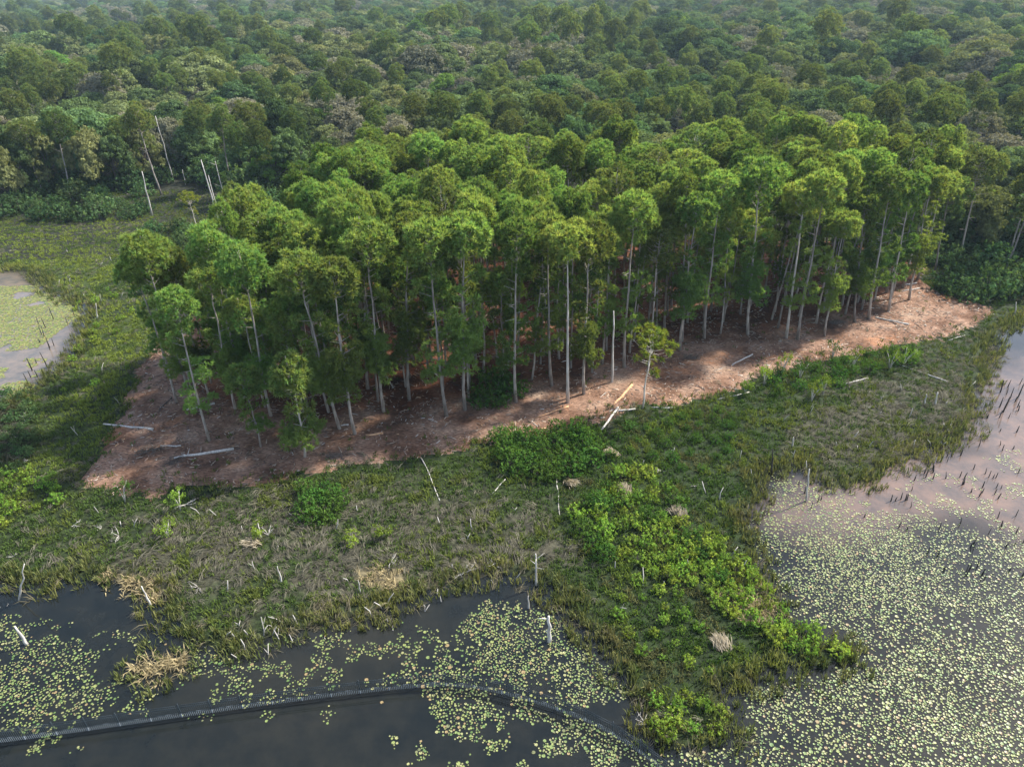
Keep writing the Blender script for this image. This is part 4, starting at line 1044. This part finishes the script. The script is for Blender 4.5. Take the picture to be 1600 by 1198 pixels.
# pale grass fans
for i, (px, py) in enumerate([(960, 712), (400, 850), (1062, 805), (975, 770), (1130, 1010), (240, 1040), (890, 755), (1560, 600)]):
    q = at(px, py, .4); z = gz1(q[0], q[1]) + .1
    if i in (5, 7): continue
    kk = 40; V_, F_, C_ = blades(np.full(kk, q[0]) + gr.normal(0, .3, kk), np.full(kk, q[1]) + gr.normal(0, .2, kk), np.full(kk, z), 5, np.full(kk, 1.5), .06, np.tile([.42, .36, .27], (kk, 1)), np.full(kk, .6), np.full(kk, [3.0, 3.6, 1.8, 1.4, 2, 0, -.8, 0][i]), .35)
    tag(mk('dead_grass_clump', V_ - [q[0], q[1], z], F_, M['grass'], C_), ['pale fan of dead grass in the green marsh right of the thicket', 'pale dead clump below the round bush', 'tan dead fronds above the bright shrubs', 'tan dead fronds in the shrub patch', 'pale clump on the spit', '', 'bleached grass patch below the thicket', ''][i], 'grass clump', 'pale dead grass clumps').location = (q[0], q[1], z)

# ------------------------------------------------------------------ mulch, chips and sticks on the cleared soil
ND = 64000
X = gr.uniform(-75, 125, ND); Y = gr.uniform(50, 165, ND)
px_, py_, _ = proj(np.column_stack([X, Y, np.full(ND, .8)]))
ok = (clear_field(X, Y) > -.3) & (px_ > 0) & (px_ < 1600) & (gr.random(ND) < .25 + .9 * (vnoise(X, Y, 3.5, 181) > .48)) & (Y < 140)
X = X[ok]; Y = Y[ok]; N = len(X); Z = ground_z(X, Y) + .03
th = (vnoise(X, Y, 8, 191, 2) - .5) * 8 + gr.normal(0, .7, N); l = gr.gamma(2, .17, N) + .12; w = gr.uniform(.025, .07, N)
dx = np.stack([np.cos(th), np.sin(th), gr.normal(0, .12, N)], 1) * (l * .5)[:, None]; wx_ = np.stack([-np.sin(th), np.cos(th), np.zeros(N)], 1) * w[:, None]
cen = np.stack([X, Y, Z], 1); up = np.array([0, 0, 1.]) * w[:, None]
V_ = np.stack([cen - dx - wx_, cen - dx + wx_, cen - dx + up * 1.3, cen + dx - wx_, cen + dx + wx_, cen + dx + up * 1.3], 1).reshape(-1, 3)
k = np.arange(N)[:, None] * 6
F_ = np.concatenate([k + q for q in ([0, 2, 5], [0, 5, 3], [2, 1, 4], [2, 4, 5], [0, 1, 2], [3, 5, 4])])
pal = np.array([[.42, .33, .25], [.30, .22, .17], [.16, .11, .085], [.10, .075, .06], [.50, .32, .19], [.55, .5, .44]])
C_ = np.repeat(pal[gr.choice(6, N, p=[.27, .25, .2, .15, .08, .05])], 6, axis=0)
tag(mk('wood_debris', V_, F_, M['debris'], C_), 'mulched sticks and wood chips strewn over the cleared soil', 'wood debris', kind='stuff')

# heaps of dark brush on the left clearing
for i, (px, py, s_, lb) in enumerate([(228, 706, 1.5, 'dark heap of brush and roots on the left clearing'), (268, 722, 1.2, 'smaller dark brush heap before the long white log'), (880, 748, .7, 'x'),
                                      (1075, 560, 1.1, 'low dark slash heap on the soil right of the lone pine'), (1305, 505, 1.0, 'dark slash heap near the right front pines'), (520, 712, 1.0, 'scattered slash with white bits below the leaning pines')]):
    if lb == 'x': continue
    rg = np.random.default_rng(300 + i); q = at(px, py, .8); A = Acc()
    for j in range(120):
        p0 = rg.normal(0, s_ * .5, 3) * [1.4, .8, 0] + [0, 0, rg.uniform(.02, .3)]; th = rg.normal(.5, .5); l_ = rg.uniform(.3, 1.1)
        A.add(*tube([p0, p0 + np.array([math.cos(th), math.sin(th), rg.normal(0, .15)]) * l_], [.035, .015], 4))
    e = A.build('brush_heap', M['bark_dark']); e.location = (q[0], q[1], gz1(q[0], q[1])); tag(e, lb, 'brush heap', 'brush heaps on the cleared soil')

# ------------------------------------------------------------------ lily pads
lr = np.random.default_rng(12)
def dens(px, py, x, y):
    n_ = vnoise(x, y, 1.6, 201, 3); n2_ = vnoise(x, y, 5.0, 211, 2); n3_ = vnoise(x, y, 9.0, 212, 2)
    def inpoly(P, soft=14): return np.clip(sdist(px, py, P) / soft + .5, 0, 1)
    A_ = inpoly([(1150, 800), (1330, 800), (1450, 810), (1560, 840), (1700, 900), (1700, 1300), (900, 1300), (1000, 1190), (1080, 1175), (1170, 1160), (1170, 1080), (1250, 1060), (1350, 1040), (1320, 985), (1240, 960)])
    d = A_ * (.34 + .66 * sstep(.36, .56, n_)) * np.clip(.55 + 1.7 * (n3_ - .3), .4, 1)
    d = np.maximum(d, .35 * inpoly([(1210, 745), (1330, 770), (1330, 800), (1200, 800)]))
    d = np.maximum(d, inpoly([(1330, 790), (1600, 700), (1700, 700), (1700, 900), (1450, 820)]) * .42 * (n_ > .57))
    d = np.maximum(d, inpoly([(690, 1010), (760, 940), (860, 950), (950, 1040), (985, 1090), (880, 1105), (740, 1062), (640, 1068)]) * np.where(n_ > .42, .8, .22))
    d = np.maximum(d, inpoly([(640, 1060), (740, 1070), (850, 1105), (930, 1135), (1040, 1200), (1000, 1260), (600, 1260), (620, 1120)]) * .8 * ((n_ > .56) | (sdist(px, py, [(640, 1065), (740, 1065), (900, 1115), (1040, 1200), (1000, 1210), (880, 1150), (740, 1095)]) > 0) & (n_ > .45)))
    d = np.maximum(d, inpoly([(-80, 1030), (60, 1040), (130, 1100), (110, 1130), (-80, 1130)]) * np.where(n_ > .48, .7, .16))
    d = np.maximum(d, inpoly([(-20, 960), (200, 990), (320, 1020), (640, 975), (720, 1000), (660, 1062), (560, 1075), (260, 1110), (0, 1140)]) * .45 * sstep(.44, .58, n_))
    d = np.maximum(d, inpoly([(300, 1085), (560, 1075), (620, 1110), (600, 1130), (280, 1120)]) * .4 * (n_ > .62))
    d = np.maximum(d, inpoly([(30, 1130), (150, 1120), (140, 1165), (40, 1180)]) * .9 * (n_ > .45))
    return d
NP = 620000
X = lr.uniform(-60, 115, NP); Y = lr.uniform(24, 100, NP)
# denser sampling near the camera where pads show one by one
px_, py_, dp_ = proj(np.column_stack([X, Y, np.zeros(NP)]))
ok = (px_ > -100) & (px_ < 1700) & (py_ < 1320) & (land_field(X, Y) < .25)
X, Y, px_, py_ = X[ok], Y[ok], px_[ok], py_[ok]
ok = lr.random(len(X)) < dens(px_, py_, X, Y); X, Y = X[ok], Y[ok]
Rd = lr.gamma(8, .0103, len(X)).clip(.045, .19)
# no two pads may cover one another: cell thinning
cell = {}
keep = []
for i in lr.permutation(len(X)):
    cx_, cy_ = int(X[i] // .4), int(Y[i] // .4); good = True
    for a_ in (-1, 0, 1):
        for b_ in (-1, 0, 1):
            for j in cell.get((cx_ + a_, cy_ + b_), ()):
                if (X[i] - X[j]) ** 2 + (Y[i] - Y[j]) ** 2 < ((Rd[i] + Rd[j]) * .9) ** 2: good = False; break
            if not good: break
        if not good: break
    if good: cell.setdefault((cx_, cy_), []).append(i); keep.append(i)
keep = np.array(keep); X, Y, Rd = X[keep], Y[keep], Rd[keep]
print('pads', len(X))
def pads_mesh(X, Y, Rd, rg, idx_=None):
    N = len(X); k = 9; th = np.linspace(.22, 2 * math.pi - .22, k)[None] + rg.uniform(0, 6.28, (N, 1))
    rr = Rd[:, None] * rg.uniform(.93, 1.05, (N, k)); tz = rg.normal(0, .012, (N, 1))
    ring = np.stack([X[:, None] + rr * np.cos(th), Y[:, None] + rr * np.sin(th), .022 + np.abs(tz) + rg.uniform(0, .018, (N, k))], -1)
    c0 = np.stack([X, Y, np.full(N, .014)], -1)[:, None]
    V_ = np.concatenate([c0, ring], 1).reshape(-1, 3); b_ = np.arange(N)[:, None] * (k + 1)
    F_ = np.concatenate([b_ + [0, j, j + 1] for j in range(1, k)])
    pal = np.array([[.20, .23, .075], [.15, .20, .065], [.25, .25, .11], [.09, .15, .045], [.23, .17, .08], [.13, .14, .065]])
    C_ = np.repeat(pal[rg.choice(6, N, p=[.3, .24, .18, .12, .06, .10])] * rg.uniform(.8, 1.15, (N, 1)), k + 1, axis=0)
    if idx_ is not None: C_ = np.repeat(pal[[idx_]] * 1.0, k + 1, axis=0)
    return V_, F_, C_
def pad_mat():
    mt, t, out = nodes('lily_pad'); L = t.links
    p = t.nodes.new('ShaderNodeBsdfPrincipled'); p.inputs['Roughness'].default_value = .45; p.inputs['Specular IOR Level'].default_value = .35
    a = t.nodes.new('ShaderNodeAttribute'); a.attribute_name = 'Col'; L.new(a.outputs['Color'], p.inputs['Base Color']); L.new(p.outputs[0], out.inputs[0]); return mt
M['pad'] = pad_mat()
px_, py_, dp_ = proj(np.column_stack([X, Y, np.zeros(len(X))]))
inside = (px_ > 4) & (px_ < 1596) & (py_ < 1192)
show = np.where(inside, Rd / dp_ ** 1.5, -1); order = np.argsort(-show); big_ = order[:300]; rest = np.setdiff1d(np.arange(len(X)), big_)
tag(mk('lily_pads', *[v for v in pads_mesh(X[rest], Y[rest], Rd[rest], lr)][:2], M['pad'], pads_mesh(X[rest], Y[rest], Rd[rest], np.random.default_rng(4))[2]), 'countless small yellow-green lily pads carpeting the dark water', 'lily pads', kind='stuff')
PP = []
for i in range(8):
    v, f, c_ = pads_mesh(np.zeros(1), np.zeros(1), np.ones(1), np.random.default_rng(i), [0, 1, 2, 3, 4, 5, 0, 1][i]); v[:, 2] *= 1
    PP.append(tag(mk('lily_pad', v, f, M['pad'], c_), 'lily pad', 'lily pad'))
for j in big_:
    k = lr.integers(8); pxx, pyy = px_[j], py_[j]
    wh = ['left corner', 'left', 'centre left', 'centre', 'centre right', 'right', 'far right', 'right corner'][min(7, int(pxx // 200))]
    rw = 'bottom edge' if pyy > 1120 else 'second band from the bottom'
    shd = ['yellow-green', 'mid green', 'pale olive', 'deep green', 'straw-coloured', 'dull olive'][0] if False else 'large'
    sz = 'biggest' if Rd[j] > .17 else ('large' if Rd[j] > .13 else 'middling')
    copy_thing(PP[k], (X[j], Y[j], 0), lr.uniform(0, 6.28), (Rd[j], Rd[j], 1), f"{sz} {['yellow-green', 'green', 'straw-coloured', 'deep green', 'tan', 'dull olive', 'yellow-green', 'green'][k]} lily pad on dark water, {wh}, {rw}", f'nearest lily pads, {wh}, {rw}')
retire(PP)
# yellow duckweed film of the left pond
X = lr.uniform(-140, -60, 110000); Y = lr.uniform(80, 135, 110000); px_, py_, _ = proj(np.column_stack([X, Y, np.zeros(len(X))]))
W = [(-60, 420), (60, 425), (110, 480), (122, 492), (95, 512), (60, 540), (20, 545), (-60, 550)]
ok = (land_field(X, Y) < .2) & (px_ > -60) & (((sdist(px_, py_, W) > -3) & (vnoise(X, Y, 5, 221) > .31)) | ((sdist(px_, py_, [(0, 560), (80, 560), (60, 640), (0, 650)]) > 0) & (vnoise(X, Y, 2, 231) > .55)))
X, Y = X[ok], Y[ok]; v, f, c_ = pads_mesh(X, Y, lr.uniform(.07, .19, len(X)), lr); c_ = c_ * np.array([1.05, 1.0, .8])
tag(mk('duckweed', v, f, M['pad'], c_), 'dull yellow film of floating weed on the left pond', 'duckweed', kind='stuff')

# ------------------------------------------------------------------ iron fence in the water
FL = [(-60, 1166), (0, 1160), (130, 1142), (267, 1122), (400, 1103), (533, 1086), (640, 1074), (700, 1071), (745, 1075), (800, 1087), (860, 1105), (933, 1133), (980, 1162), (1027, 1196), (1050, 1216)]
fw = [at(x, y, 0.0)[:2] for x, y in FL]
cum = [0]
for a_, b_ in zip(fw, fw[1:]): cum.append(cum[-1] + np.linalg.norm(b_ - a_))
def along(d): return np.array([np.interp(d, cum, [p[0] for p in fw]), np.interp(d, cum, [p[1] for p in fw])])
nsec = int(cum[-1] / 2.4); fe = empty('iron_fence', (*along(0), 0)); tag(fe, 'long black iron picket fence standing in the water, bending beside the lily pads', 'fence')
def iron():
    mt, t, out = nodes('painted_iron'); L = t.links
    p = t.nodes.new('ShaderNodeBsdfPrincipled'); p.inputs['Roughness'].default_value = .6
    g = t.nodes.new('ShaderNodeNewGeometry'); sx = t.nodes.new('ShaderNodeSeparateXYZ'); L.new(g.outputs['Position'], sx.inputs[0])
    n = t.nodes.new('ShaderNodeTexNoise'); n.inputs['Scale'].default_value = 2.5
    ad = t.nodes.new('ShaderNodeMath'); ad.operation = 'MULTIPLY_ADD'; ad.inputs[1].default_value = .35; L.new(n.outputs['Fac'], ad.inputs[0]); L.new(sx.outputs[2], ad.inputs[2])
    r = t.nodes.new('ShaderNodeValToRGB'); r.color_ramp.elements[0].position = .52; r.color_ramp.elements[1].position = .68
    r.color_ramp.elements[0].color = (.36, .41, .45, 1); r.color_ramp.elements[1].color = (.008, .018, .026, 1)
    L.new(ad.outputs[0], r.inputs[0]); L.new(r.outputs[0], p.inputs['Base Color']); L.new(p.outputs[0], out.inputs[0]); return mt
M['iron'] = iron(); o0 = along(0)
for i in range(nsec):
    a_ = along(i * 2.4) - o0; b_ = along((i + 1) * 2.4) - o0; d = b_ - a_; L_ = np.linalg.norm(d); d = d / L_; ang = math.atan2(d[1], d[0]); mid = (a_ + b_) / 2
    A = Acc(); A.add(*box(a_[0], a_[1], .55, .07, .07, 2.1, ang)); A.add(*box(a_[0], a_[1], 1.62, .09, .09, .05, ang)); A.build('fence_post', M['iron'], fe)
    P = Acc()
    for zz in (.5, 1.18, 1.42): P.add(*box(mid[0], mid[1], zz, L_ - .075, .032, .035, ang))
    for j in range(1, 16):
        q = a_ + d * L_ * j / 16; P.add(*box(q[0], q[1], .62, .034, .02, 1.76, ang))
    P.build('fence_panel', M['iron'], fe)

# ------------------------------------------------------------------ house roofs glimpsed in the wood
def house(px, py, label, wall, roof, L_=14, W_=9, rz=.3, zb=5.5):
    q = at(px, py, zb); e = empty('house', (q[0], q[1], .5), rz); tag(e, label, 'house', 'houses among the far trees')
    hw = zb - 1.5; A = Acc(); A.add(*box(0, 0, hw / 2, L_, W_, hw)); A.build('wall', M[wall], e)
    V_ = np.array([(-L_/2-.6, -W_/2-.6, hw), (L_/2+.6, -W_/2-.6, hw), (L_/2+.6, W_/2+.6, hw), (-L_/2-.6, W_/2+.6, hw), (-L_/2+2.5, 0, hw+2.6), (L_/2-2.5, 0, hw+2.6)]) + [0, 0, .003]
    F_ = np.array([(0, 1, 5), (0, 5, 4), (1, 2, 5), (2, 3, 4), (2, 4, 5), (3, 0, 4), (0, 2, 1), (0, 3, 2)]); mk('roof', V_, F_, M[roof], parent=e)
    for k_ in (-.3, .0, .3):
        B = Acc(); B.add(*box(L_ * k_, -W_ / 2 - .03, hw * .55, 1.3, .06, 1.3)); B.build('window', M['glass'], e)
M['wall_white'] = rough('white_stucco', (.7, .69, .66), (.78, .77, .75), 2.0); M['roof_grey'] = rough('pale_shingles', (.42, .40, .39), (.52, .5, .48), 3.0)
M['roof_teal'] = rough('teal_metal_roof', (.05, .25, .28), (.07, .30, .33), 1.5, roughness=.4); M['glass'] = rough('dark_glass', (.03, .035, .04), (.05, .055, .06), 1.0, roughness=.1)
house(12, 98, 'pale roofed house among trees at the left photo edge', 'wall_white', 'roof_grey', 18, 10, .2, 10)
house(88, 60, 'small white house in the hazy wood, upper left', 'wall_white', 'roof_grey', 18, 12, -.3, 13)
house(1180, 162, 'teal roofed house in the trees right of centre', 'wall_white', 'roof_teal', 13, 9, .4, 9)

# ------------------------------------------------------------------ haze
hz = Acc(); hz.add(*box(0, 1750, 27, 6600, 4100, 58)); ho = hz.build('haze', None) if False else None
V_, F_ = box(0, 1760, 27.0, 6900, 4200, 60.0)
hm, ht, hout = nodes('thin_haze'); pv = ht.nodes.new('ShaderNodeVolumePrincipled'); pv.inputs['Color'].default_value = (.62, .84, 1.0, 1); pv.inputs['Density'].default_value = .00010
pv.inputs['Anisotropy'].default_value = .2
ht.links.new(pv.outputs[0], hout.inputs['Volume'])
tag(mk('haze', V_, F_, hm), 'thin bluish haze over the far wood', 'haze', kind='stuff')
del FF_MESHES
retire(PINES + EDGE + [PALE, LONE, YOUNG, YOUNG2])
# labels of the background trees: name the nearest neighbour too
bt = [o for o in scene.objects if o.get('category') in ('tree', 'pine tree') and ('forest behind' in o.get('label', '') or 'darker crowns' in o.get('label', ''))]
bp = np.array([[o.location.x, o.location.y] for o in bt])
def short_(o):
    l_ = o['label']; w_ = 'an olive-green pine' if 'pine' in l_ else ('a grey-green oak' if 'oak' in l_ else ('a bright green tree' if 'bright' in l_ else ('an olive tree' if ' olive' in l_ else 'a dark green tree')))
    return w_, l_
base_ = [short_(o) for o in bt]
for i, o in enumerate(bt):
    d_ = ((bp - bp[i]) ** 2).sum(1); d_[i] = 1e9; j = int(d_.argmin())
    l_ = base_[i][1]; front = l_.split(' in the ')[0] if ' in the ' in l_ else l_.split(' among')[0]
    tail = 'front edge' if 'front edge' in l_ else ('nearer forest' if 'nearer' in l_ else 'farther forest')
    sd_ = l_.split(', ')[-1]
    pos = 'behind' if bp[i][1] > bp[j][1] + 3 else ('before' if bp[i][1] < bp[j][1] - 3 else ('right of' if bp[i][0] > bp[j][0] else 'left of'))
    o['label'] = f'{front} {pos} {base_[j][0]}, {tail}, {sd_}'
